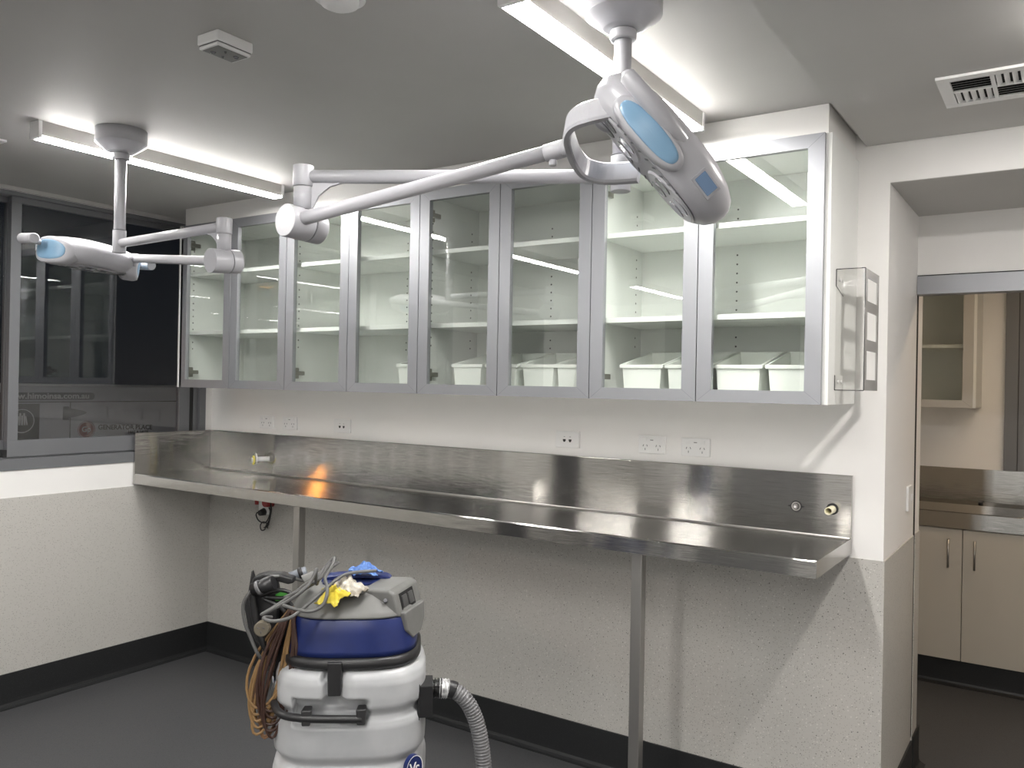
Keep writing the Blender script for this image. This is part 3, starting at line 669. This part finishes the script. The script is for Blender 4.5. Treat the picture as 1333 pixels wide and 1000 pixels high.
MB().rings([vring(.1545, .1435, .9072), vring(.1545, .1435, .912, ), vring(.146, .134, .922), vring(.118, .100, .956), vring(.112, .094, .960), vring(.09, .08, .960)], True, True, True).build('top_cover', 'vgrey', t)
w_r = vr * math.cos(.35) + vt * math.sin(.35); w_t = vt * math.cos(.35) - vr * math.sin(.35)
def V2(a, b, z): return VC + w_r * a + w_t * b + UP * (z - .022)
# raised switch block on the right with a tongue
def slab2(A_, B_, nm, m_, bev=.003):
    n = len(A_); MB().add(A_ + B_, [tuple(range(n)), tuple(reversed(range(n, 2 * n)))] + [(i, n + i, n + (i + 1) % n, (i + 1) % n) for i in range(n)]).build(nm, m_, t, bevel=bev, seg=3)
sec = [(.035, .948), (.050, .967), (.125, .970), (.141, .962), (.157, .905), (.10, .905)]
slab2([V2(x, .074, z) for x, z in sec], [V2(x, -.085, z) for x, z in sec], 'switch_housing', 'vgrey', .007)
tg = [(.064, .915), (-.075, .915), (-.066, .872), (-.035, .846), (.022, .842), (.055, .868)]
slab2([V2(.166 + (.915 - z) * .12, y, z) for y, z in tg], [V2(.140, y, z) for y, z in tg], 'housing_tongue', 'vgrey', .004)
def face_slab(y0, y1, z0, z1, d0, d1, nm, m_, bev=0):
    X_ = lambda z: .141 + (.962 - z) * .281
    q = [(y0, z0), (y1, z0), (y1, z1), (y0, z1)]
    slab2([V2(X_(z) + d1, y, z) for y, z in q], [V2(X_(z) + d0, y, z) for y, z in q], nm, m_, bev)
face_slab(.050, -.040, .914, .957, -.004, .0012, 'switch_recess', 'blackmat')
face_slab(.040, .010, .922, .950, .0, .0040, 'rocker_switch', 'vdark', .001)
face_slab(.000, -.030, .922, .950, .0, .0040, 'rocker_switch', 'vdark', .001)
# blue carry handle across the top
c = MB(); c.band(smooth_path([V(-.085, -.05, .958), V(-.08, -.05, .966), V(-.05, -.05, .972), (V(.02, -.05, .973)), V(.075, -.05, .970), V(.09, -.05, .962)], 4), vt, .05, .010); c.build('carry_handle', 'vblue', t)
c = MB(); c.box(0, 0, 0, 0, 0, 0); c = MB().rings([vring(.075, .05, .9602, 4, 40, -.01, -.03), vring(.075, .05, .9655, 4, 40, -.01, -.03)], True, True, False); c.build('handle_well', 'vblue', t)
for x, y, z in ((-.035, .118, .940), (.085, .113, .944)):
    p = V(x, y, z); nn_ = (vt * .8 + UP * .6).normalized(); MB().cyl(p - nn_ * .004, p + nn_ * .0045, .0048, n=12).build('screw_hole', 'lampdk', t)
# latch and grip
c = MB(); c.add([V(*q) for q in ((-.048, .150, .812), (-.012, .150, .812), (-.014, .158, .735), (-.045, .158, .735), (-.048, .172, .812), (-.012, .172, .812), (-.014, .176, .732), (-.045, .176, .732))], [(3, 2, 1, 0), (4, 5, 6, 7), (0, 1, 5, 4), (1, 2, 6, 5), (2, 3, 7, 6), (3, 0, 4, 7)]); c.build('latch', 'black', t, bevel=.003)
c = MB(); c.tube(smooth_path([V(-.187, -.02, .72), V(-.190, .05, .705), V(-.178, .120, .694), V(-.150, .168, .688), V(-.10, .182, .684), V(-.04, .182, .681), V(.038, .182, .679)]), .0095, 14); c.build('push_handle', 'black', t)
for x in (-.093, .036):
    MB().add([V(*q) for q in ((x - .010, .15, .703), (x + .010, .15, .703), (x + .008, .15, .668), (x - .008, .15, .668), (x - .013, .186, .704), (x + .013, .186, .704), (x + .010, .192, .668), (x - .010, .192, .668))], [(3, 2, 1, 0), (4, 5, 6, 7), (0, 1, 5, 4), (1, 2, 6, 5), (2, 3, 7, 6), (3, 0, 4, 7)]).build('handle_bracket', 'black', t, bevel=.003)
# inlet, taped cuff, hose
def world_box(c0, ax_, ay_, az_, m_, nm, bev=.002):
    c = MB(); c.add([Vector(c0) + ax_ * i + ay_ * j + az_ * k for k in (-1, 1) for j in (-1, 1) for i in (-1, 1)], [(0, 2, 3, 1), (4, 5, 7, 6), (0, 1, 5, 4), (2, 6, 7, 3), (0, 4, 6, 2), (1, 3, 7, 5)]); return c.build(nm, m_, t, bevel=bev)
ic = V(.200, .035, .683)
world_box(V(.190, .070, .690), vr * .017, vt * .040, UP * .040, 'black', 'inlet_box')
world_box(V(.172, .070, .690), vr * .003, vt * .044, UP * .045, 'black', 'inlet_flange')
hose_p = [V(.205, .060, .705), V(.222, .060, .706), V(.245, .060, .704), V(.268, .060, .696), V(.297, .062, .668), V(.320, .062, .620), V(.334, .066, .56), V(.343, .07, .48), V(.345, .07, .38), V(.349, .07, .25), V(.345, .075, .13), V(.36, .085, .05), V(.42, .10, .026), V(.52, .09, .0245), V(.66, .02, .0245), V(.78, -.06, .0245)]
hp = smooth_path(hose_p, 10)
c = MB(); rr = [.024 + .003 * math.sin(i * 1.9) for i in range(13)]; c.tube(hp[2:15], rr, 16); c.build('taped_joint', 'btape', t)
c = MB(); c.tube(hp[11:22], [.024 + .002 * math.sin(i * 2.3 + 1) for i in range(11)], 16); c.build('silver_tape_cuff', 'tape', t)
c = MB(); c.tube(hp[20:29], .0225, 18); c.build('black_tape_cuff', 'black', t)
seg = hp[27:]; fine = []; acc = 0
tot = [0]
for i in range(1, len(seg)): tot.append(tot[-1] + (seg[i] - seg[i - 1]).length)
step = .0026; s = 0; i = 0
while s < tot[-1] - .002:
    while tot[i + 1] < s: i += 1
    f = (s - tot[i]) / max(1e-9, tot[i + 1] - tot[i]); fine.append(seg[i].lerp(seg[i + 1], f)); s += step
c = MB(); c.tube(fine, [.0208 if (k % 3) else .0160 for k in range(len(fine))], 16); c.build('corrugated_hose', 'hose', t)
# round badge on the lower tank, right of centre
bx, by = .150, .134
bn = (vr * .66 + vt * .75).normalized(); bs = UP.cross(bn).normalized()
bc = V(.1635, .1585, .548)
ring_ = lambda r1, r2, o_: [bc + bn * o_ + bs * r1 * math.cos(a) + UP * r2 * math.sin(a) for a in [2 * PI * j / 36 for j in range(36)]]
MB().rings([ring_(.026, .032, -.010), ring_(.026, .032, .003)], True, True, False).build('badge', 'vblue', t)
MB().rings([ring_(.0255, .0315, .0031), ring_(.0255, .0315, .0034), ring_(.0240, .030, .0034), ring_(.0240, .030, .0031)], True, False, False).build('badge_rim', 'white', t)
text('V', .034, 'badge_lettering', 'white', t, bc + bn * .0042 - bs * .017 - UP * .008, bs, UP, .0004, .0004)
text('S', .030, 'badge_lettering', 'white', t, bc + bn * .0042 + bs * .001 - UP * .014, bs, UP, .0004, .0004)
# base and castors
MB().rings([vring(.172, .165, .075), vring(.188, .178, .085), vring(.188, .178, .125), vring(.172, .165, .135)], True, True, True).build('base_tray', 'vblue', t)
for x, y in ((-.14, .13), (.14, .13), (-.14, -.13), (.14, -.13)):
    p = V(x, y, .035); MB().cyl(p - vr * .012, p + vr * .012, .034, n=24, bev=.004).build('castor', 'black', t)
    MB().cyl(V(x, y, .04), V(x, y, .09), .010, n=12).build('castor_stem', 'steelplain', t)

p = Vector((2.130, -1.330, 0))
MB().cyl(p + RT * -.015 + UP * .665, p + RT * .012 + UP * .665, .062, n=36, bev=.006).build('navy_round_part', 'vblue', t)  # navy round thing of unclear kind, joined on as a vacuum part
MB().cyl(p + RT * .012 + UP * .665, V(-.15, 0, .69), .045, n=28).build('joining_stub', 'tank', t)  # stub added to join it to the tank

# --- brown extension cord coil hanging on the left
t = thing('extension_cord', (2.25, -1.48, .57), 'coiled brown and tan extension cord hanging off the left of the vacuum', 'cord')
top = Vector((2.303, -1.462, .905)); 
for k in range(15):
    f = k / 14; sx = .024 + .030 * ((k * 7) % 15) / 14; zb_ = .585 + .075 * ((k * 11) % 15) / 14 - .012 * (k == 3)
    lean = -.062 - .02 * math.sin(k * 2.1); dp = (((k * 5) % 15) / 14 - .5) * .05
    pts = []
    for j in range(28):
        a = 2 * PI * j / 28; h = (1 - math.cos(a)) / 2     # 0 at top .. 1 at bottom
        side = math.sin(a) * (sx * (.35 + .65 * math.sin(min(1, h * 1.15) * PI / 2)) )
        z = top.z - h * (top.z - zb_); wob = .003 * math.sin(a * 3 + k)
        pts.append(top + RT * (lean * (h ** .8) + side + wob - .0) + TW * (dp * (.3 + .7 * math.sin(h * PI)) + .01 * h) + UP * (z - top.z))
    MB().tube(pts, .0036, 8, closedpath=True).build('cord_loop', ('copper', 'cordtan', 'corddark')[k % 3], t)
P0 = Vector((2.262, -1.520, .862)); MB().cyl(P0 + TW * .012, P0 - TW * .012, .0185, n=26, bev=.003).build('round_plug', 'beige', t)
c = MB()
for a in (-.5, .5): c.cyl(P0 + TW * .0122 + RT * (a * .013 - .003) + UP * .005, P0 + TW * .0122 + RT * (a * .013 + .003) + UP * .002, .0012, n=6)
c.cyl(P0 + TW * .0122 - UP * .009, P0 + TW * .0122 - UP * .004, .0012, n=6); c.build('plug_pins', 'lampdk', t)

# --- grey power cable looped over the top
t = thing('grey_power_cable', (2.35, -1.48, .96), 'grey power cable lying in loose loops over the vacuum top and tool', 'cable')
paths = [[(2.278, -1.405, .958), (2.266, -1.437, .97), (2.254, -1.469, .978), (2.239, -1.503, .972), (2.221, -1.527, .943), (2.208, -1.535, .914), (2.212, -1.533, .872), (2.225, -1.524, .832), (2.239, -1.515, .796), (2.233, -1.483, .757), (2.216, -1.446, .719)],
         [(2.278, -1.405, .958), (2.29, -1.40, .962), (2.32, -1.41, .975), (2.364, -1.372, 1.010), (2.371, -1.415, 1.0), (2.364, -1.443, .986), (2.343, -1.458, .969), (2.321, -1.472, .948), (2.296, -1.50, .922), (2.286, -1.543, .904), (2.318, -1.535, .921), (2.359, -1.519, .947), (2.388, -1.5, .974), (2.393, -1.484, .994), (2.394, -1.472, 1.015), (2.388, -1.468, 1.002), (2.38, -1.457, .975), (2.378, -1.446, .991), (2.378, -1.422, 1.015), (2.392, -1.413, 1.031), (2.402, -1.43, 1.015), (2.404, -1.453, .993), (2.423, -1.464, .975), (2.432, -1.475, .955), (2.428, -1.485, .935), (2.413, -1.507, .925), (2.387, -1.524, .929), (2.352, -1.536, .935)],
         [(2.426, -1.30, .986), (2.408, -1.366, .990), (2.408, -1.414, .985), (2.408, -1.463, .963), (2.397, -1.506, .935), (2.383, -1.539, .913), (2.35, -1.561, .903), (2.323, -1.567, .906), (2.311, -1.551, .904), (2.306, -1.53, .898)],
         [(2.297, -1.484, .935), (2.342, -1.470, .957), (2.367, -1.466, .976), (2.388, -1.452, .990), (2.382, -1.408, 1.027), (2.372, -1.395, 1.02), (2.36, -1.42, .995), (2.352, -1.43, .985)]]
for p in paths: MB().tube(smooth_path(p, 6), .0042, 10).build('cable_run', 'grey', t)

# --- black floor tool strapped to the back left of the vacuum
t = thing('vacuum_floor_tool', (2.22, -1.45, .9), 'black wand and floor tool with a green clip propped at the left of the vacuum', 'vacuum tool')
c = MB(); poly = [(-.060, .985), (-.048, .962), (-.050, .93), (-.012, .88), (-.012, .80), (-.042, .795), (-.062, .83), (-.076, .90), (-.072, .915), (-.062, .94)]
O = Vector((2.228, -1.455, 0))
def TB(a, b, z): return O + RT * a + TW * b + UP * z
def slab(poly, b0, b1, nm, m_, bev=.004):
    n = len(poly); MB().add([TB(a, b0, z) for a, z in poly] + [TB(a, b1, z) for a, z in poly], [tuple(range(n)), tuple(reversed(range(n, 2 * n)))] + [(i, n + i, n + (i + 1) % n, (i + 1) % n) for i in range(n)]).build(nm, m_, t, bevel=bev)
slab([(-.060, .985), (-.052, .962), (-.054, .925), (-.020, .89), (-.010, .80), (-.040, .795), (-.064, .83), (-.080, .905), (-.078, .915), (-.068, .93)], -.02, .0, 'squeegee_blade', 'black')
slab([(-.052, .955), (-.046, .975), (-.02, .983), (.02, .982), (.052, .974), (.055, .962), (.04, .958), (.0, .968), (-.03, .965)], -.015, .028, 'tool_body', 'black')
slab([(-.045, .96), (.01, .965), (.018, .93), (.012, .86), (.02, .80), (-.015, .79), (-.035, .83), (-.045, .88), (-.05, .93)], .0, .022, 'tool_body', 'black')
slab([(.008, .915), (.052, .92), (.052, .935), (.02, .937), (.008, .932)], .012, .024, 'green_clip', 'green', .002)
MB().tube(smooth_path([TB(-.035, .045, .955), TB(-.042, .045, .935), TB(-.038, .045, .90), TB(-.03, .045, .86), TB(-.015, .045, .82), TB(.0, .04, .79)]), .009, 14).build('hose_bend', 'black', t)
MB().cyl(TB(-.042, .045, .948), TB(.012, .05, .968), .016, .017, 20).build('wand_grip', 'black', t)
MB().cyl(TB(-.030, .047, .952), TB(-.022, .047, .956), .0180, n=20).build('wand_collar', 'hose', t)
MB().cyl(TB(.035, -.01, .968), TB(.075, -.02, .982), .012, .0125, 20).build('wand_tube', mat('grey blue tube', (.20, .22, .25), .35), t)
MB().cyl(TB(.056, -.015, .9755), TB(.066, -.0175, .979), .0150, n=20).build('wand_clip', 'black', t)
MB().cyl(TB(.078, .02, .962), TB(.105, .01, .975), .0185, .0165, 20, .002).build('cable_plug', 'vgrey', t)
MB().tube(smooth_path([TB(-.03, .03, .93), TB(.02, .03, .945), (TB(.05, .03, .935)), TB(.03, .03, .925), TB(-.02, .03, .925), TB(.02, .032, .905), TB(.035, .032, .89)]), .005, 10).build('hook_cable', 'black', t)
slab([(-.018, .86), (.030, .91), (.045, .89), (.05, .84), (.02, .74), (.0, .70), (-.01, .74)], -.03, -.012, 'tool_shoe', 'black')
# --- cloths
def cloth(name, center, rx, ry, h, m_, label, seed, tilt=0, rot=0):
    rnd = random.Random(seed); n = 30; c = MB(); vs = []; ph = [rnd.uniform(0, 6) for _ in range(8)]
    for i in range(n):
        for j in range(n):
            u = i / (n - 1) * 2 - 1; v = j / (n - 1) * 2 - 1; r = math.hypot(u, v) / 1.2
            wob = 1 + .18 * math.sin(3 * math.atan2(v, u) + ph[0]) + .1 * math.sin(5 * math.atan2(v, u) + ph[1])
            x = u * rx * wob; y = v * ry * wob
            z = h * max(0, 1 - r ** 1.6) * (.55 + .45 * abs(math.sin(3.1 * u + 2 * v + ph[2]))) + .25 * h * abs(math.sin(6 * u - 4 * v + ph[3])) * max(0, 1 - r * .6) + .12 * h * abs(math.sin(9 * v + 5 * u + ph[4]))
            vs.append(Vector(center) + RT * (x * math.cos(rot) - y * math.sin(rot)) + TW * (x * math.sin(rot) + y * math.cos(rot)) + UP * (z + tilt * y))
    fs = [(i * n + j, (i + 1) * n + j, (i + 1) * n + j + 1, i * n + j + 1) for i in range(n - 1) for j in range(n - 1)]
    c.add(vs, fs, True); o = c.build(name, m_); s_ = o.modifiers.new('s', 'SOLIDIFY'); s_.thickness = .0016; s_.offset = 1
    return tag(o, label, 'cloth')
cloth('cleaning_cloth', (2.405, -1.375, .9400), .042, .036, .036, 'wcloth', 'crumpled dirty white cloth on the grey vacuum top, behind the yellow one', 3, 0, .3)
cloth('cleaning_cloth', (2.394, -1.418, .9340), .036, .024, .026, 'ycloth', 'crumpled yellow cloth at the front edge of the vacuum top', 11, -.55, .5)
cloth('cleaning_cloth', (2.352, -1.262, .9590), .036, .022, .028, 'bcloth', 'crumpled light blue cloth on the vacuum carry handle', 5)

# ------------------------------------------------------------------ next room beyond the doorway
wall_cabinet(2.72, 'glass-door wall cabinet in the next room seen through the doorway', w=.38, y=YF, z0=1.392, z1=2.2, nm='wall_cabinet', shelves=(1.70,), group=None, endr=.012, depth=.35, holes=False, dm='litfr')
t = thing('sink_bench', (3.6, 2.05, .8), 'stainless steel sink bench with upstand in the next room', 'bench')
y0 = 1.80
c = MB(); c.box(2.62, 4.6, y0, y0 + .010, .795, .872); c.prism([(y0, .868), (y0 + .006, .876), (y0 + .03, .872), (y0 + .03, .866)], 0, 2.62, 4.6); c.build('front_edge', 'steel', t)
c = MB(); c.prism([(y0 + .03, .872), (y0 + .055, .820), (YF - .10, .818), (YF - .085, .872), (YF - .02, .885), (YF - .02, .80), (y0 + .03, .80)], 0, 2.62, 4.6); c.build('basin', 'steel', t)
box(2.62, 4.6, YF - .016, YF - .0005, .80, 1.06).build('back_splash', 'steel', t)
MB().cyl((3.50, YF - .05, .879), (3.50, YF - .05, .890), .012, n=16).build('tap_hole_plug', 'black', t)
for i, (a, b, hx) in enumerate(((2.695, 3.075, 2.76), (3.078, 3.4535, 3.394), (3.4565, 3.835, 3.505), (3.838, 4.22, 4.16))):
    pass
for k, (x, lb) in enumerate(((2.695, 'cream base cupboard in the next room, left of the middle seam'), (3.4555, 'cream base cupboard in the next room, right of the middle seam'))):
    t = thing('base_cupboard', (x + .38, 2.0, .138), lb, 'cupboard')
    box(x + .001, x + .759, y0 + .03, YF - .02, .138, .792).build('carcass', 'cupbd', t)
    for j in (0, 1):
        d = box(x + j * .38 + .0015, x + (j + 1) * .38 - .0015, y0 + .012, y0 + .0295, .138, .788).build('door', 'cupbd', t, bevel=.001)
        hx = (x + .055 if j == 0 else x + .705) if k == 1 else (x + .055 if j == 0 else x + .700)
        h = MB(); h.cyl((hx, y0 - .018, .60), (hx, y0 - .018, .742), .0055, n=12); h.cyl((hx, y0 - .018, .605), (hx, y0 + .012, .605), .0045, n=8); h.cyl((hx, y0 - .018, .737), (hx, y0 + .012, .737), .0045, n=8)
        h.build('bar_handle', 'steelplain', d)
struct('trim_7', box(2.62, 4.6, 1.862, 1.88, .002, .137), 'cove')
w2 = struct('window_2', (lambda c: (c.box(3.600, 3.66, YF - .03, YF - .0005, 1.061, 2.2), c.box(3.663, 3.700, YF - .022, YF - .0005, 1.061, 2.2), c.box(3.70, 4.6, YF - .022, YF - .0005, 2.12, 2.2), c)[-1])(MB()), 'frame', bevel=.001)
box(3.7005, 4.6, YF - .008, YF - .003, 1.061, 2.12).build('glass_pane', mat('night glass', (.004, .004, .005), .03), w2)
box(3.6602, 3.6628, YF - .02, YF - .001, 1.061, 2.2).build('gasket', 'framedk', w2)

# ------------------------------------------------------------------ outside: parked generator trailer at night, street lamp
t = thing('generator_trailer', (-1.75, .3, 0), 'parked grey generator canopy outside the window with faint lettering', 'generator')
gm = mat('canopy paint', (.62, .62, .66), .5)
box(-2.5, -1.502, -.9, 2.2, .25, 1.405).build('canopy', gm, t, bevel=.01)
MB().box(-1.5018, -1.4998, -.89, 2.19, 1.300, 1.306).build('panel_joint', 'framedk', t)
MB().box(-1.5018, -1.4998, .036, .041, .3, 1.30).build('panel_joint', 'framedk', t)
MB().cyl((-1.51, -.88, 1.411), (-1.51, .80, 1.411), .008, n=10).build('bright_line', 'white', t)  # white rail stands for a bright reflected line along the canopy top
plm = mat('dark pill decal', (.15, .15, .16), .5); ltm = mat('pale decal', (.85, .85, .85), .5); M['decal'] = ltm
def disc(yc, zc, r, m_, nm, off, n=40, sx=1):
    MB().rings([[(-1.5 + o_, yc + r * sx * math.cos(a), zc + r * math.sin(a)) for a in [2 * PI * j / n for j in range(n)]] for o_ in (off, off + .0015)], True, True, False).build(nm, m_, t)
pp = [(-.60, 1.363), (.175, 1.363)] + [(.175 + .024 * math.cos(a), 1.339 + .024 * math.sin(a)) for a in [PI / 2 - PI * j / 10 for j in range(1, 10)]] + [(.175, 1.315), (-.60, 1.315)]
MB().prism(pp, 0, -1.5015, -1.4985).build('pill_decal', plm, t)
text('www.himoinsa.com.au', .052, 'lettering', 'decal', t, (-1.4975, -.375, 1.3245), (0, 1, 0), (0, 0, 1), .0012, .0006, .535)
box(-1.5015, -1.4985, -.45, -.157, .95, 1.292).build('square_decal', mat('dark square decal', (.05, .052, .055), .5), t)
def ringd(yc, zc, r, w_, m_, nm, off):
    n = 40; MB().rings([[(-1.5 + o_, yc + q * math.cos(a), zc + q * math.sin(a)) for a in [2 * PI * j / n for j in range(n)]] for q, o_ in ((r, off), (r, off + .001), (r - w_, off + .001), (r - w_, off), (r, off))], True, False, False).build(nm, m_, t)
ringd(-.262, 1.186, .074, .005, 'decal', 'emblem_ring', .002)
for dy, hgt, w_ in ((-.030, .055, .008), (-.016, .075, .009), (0, .06, .010), (.016, .075, .009), (.030, .055, .008)):
    MB().prism([(-.262 + dy - w_ / 2, 1.16), (-.262 + dy + w_ / 2, 1.16), (-.262 + dy * .7 + w_ / 2, 1.16 + hgt), (-.262 + dy * .7 - w_ / 2, 1.16 + hgt)], 0, -1.498, -1.497).build('emblem_mark', 'decal', t)
MB().prism([(-.01, 1.273), (.03, 1.273), (.03, 1.262), (.06, 1.258), (.11, 1.247), (.135, 1.24), (.148, 1.232), (.135, 1.222), (.11, 1.214), (.06, 1.203), (.03, 1.198), (.03, 1.187), (-.01, 1.187)], 0, -1.5015, -1.4985).build('plug_decal', plm, t)
rm = mat('dull red decal', (.30, .06, .06), .5)
disc(.146, 1.118, .050, rm, 'red_disc', .002); ringd(.146, 1.118, .058, .003, rm, 'red_ring', .002)
text('Gp', .050, 'lettering', 'decal', t, (-1.4960, .113, 1.105), (0, 1, 0), (0, 0, 1), .001, .0006)
text('GENERATOR PLACE', .044, 'lettering', 'framedk', t, (-1.4975, .225, 1.118), (0, 1, -.03), (0, 0, 1), .0012, .0006)
text('HIRE & SALES', .026, 'lettering', 'framedk', t, (-1.4975, .44, 1.085), (0, 1, -.03), (0, 0, 1), .0008, .0006)
t = thing('street_lamp', (-4.5, -4.86, 0), 'distant amber street lamp outside, mirrored as an orange streak in the steel', 'street lamp')
LZ = 2.65
MB().cyl((-5.75, -6.00, -.25), (-5.75, -6.00, LZ + .05), .03, n=14).build('post', 'blackmat', t)
MB().cyl((-5.75, -6.00, LZ + .045), (-4.5, -4.86, LZ + .035), .010, n=10).build('bracket', 'blackmat', t)
MB().cyl((-4.5, -4.86, LZ), (-4.5, -4.86, LZ + .004), .022, n=20).build('lamp_glass', 'amber', t)
MB().rings([[(-4.5 + q * math.cos(a), -4.86 + q * math.sin(a), z) for a in [2 * PI * k / 32 for k in range(32)]] for q, z in ((.09, LZ - .0135), (.094, LZ - .0135), (.094, LZ + .012), (.03, LZ + .03), (.028, LZ + .010), (.09, LZ + .006), (.09, LZ - .0135))], True, False, False).build('cutoff_hood', 'blackmat', t)  # hood added to keep the amber glow out of the cabinet glass
t = struct('ground_outside', box(-9, -.12, -9, 5, -.3, -.25), mat('asphalt', (.04, .04, .04), .9))
for o in bpy.data.objects:
    if '_o' in o: del o['_o']
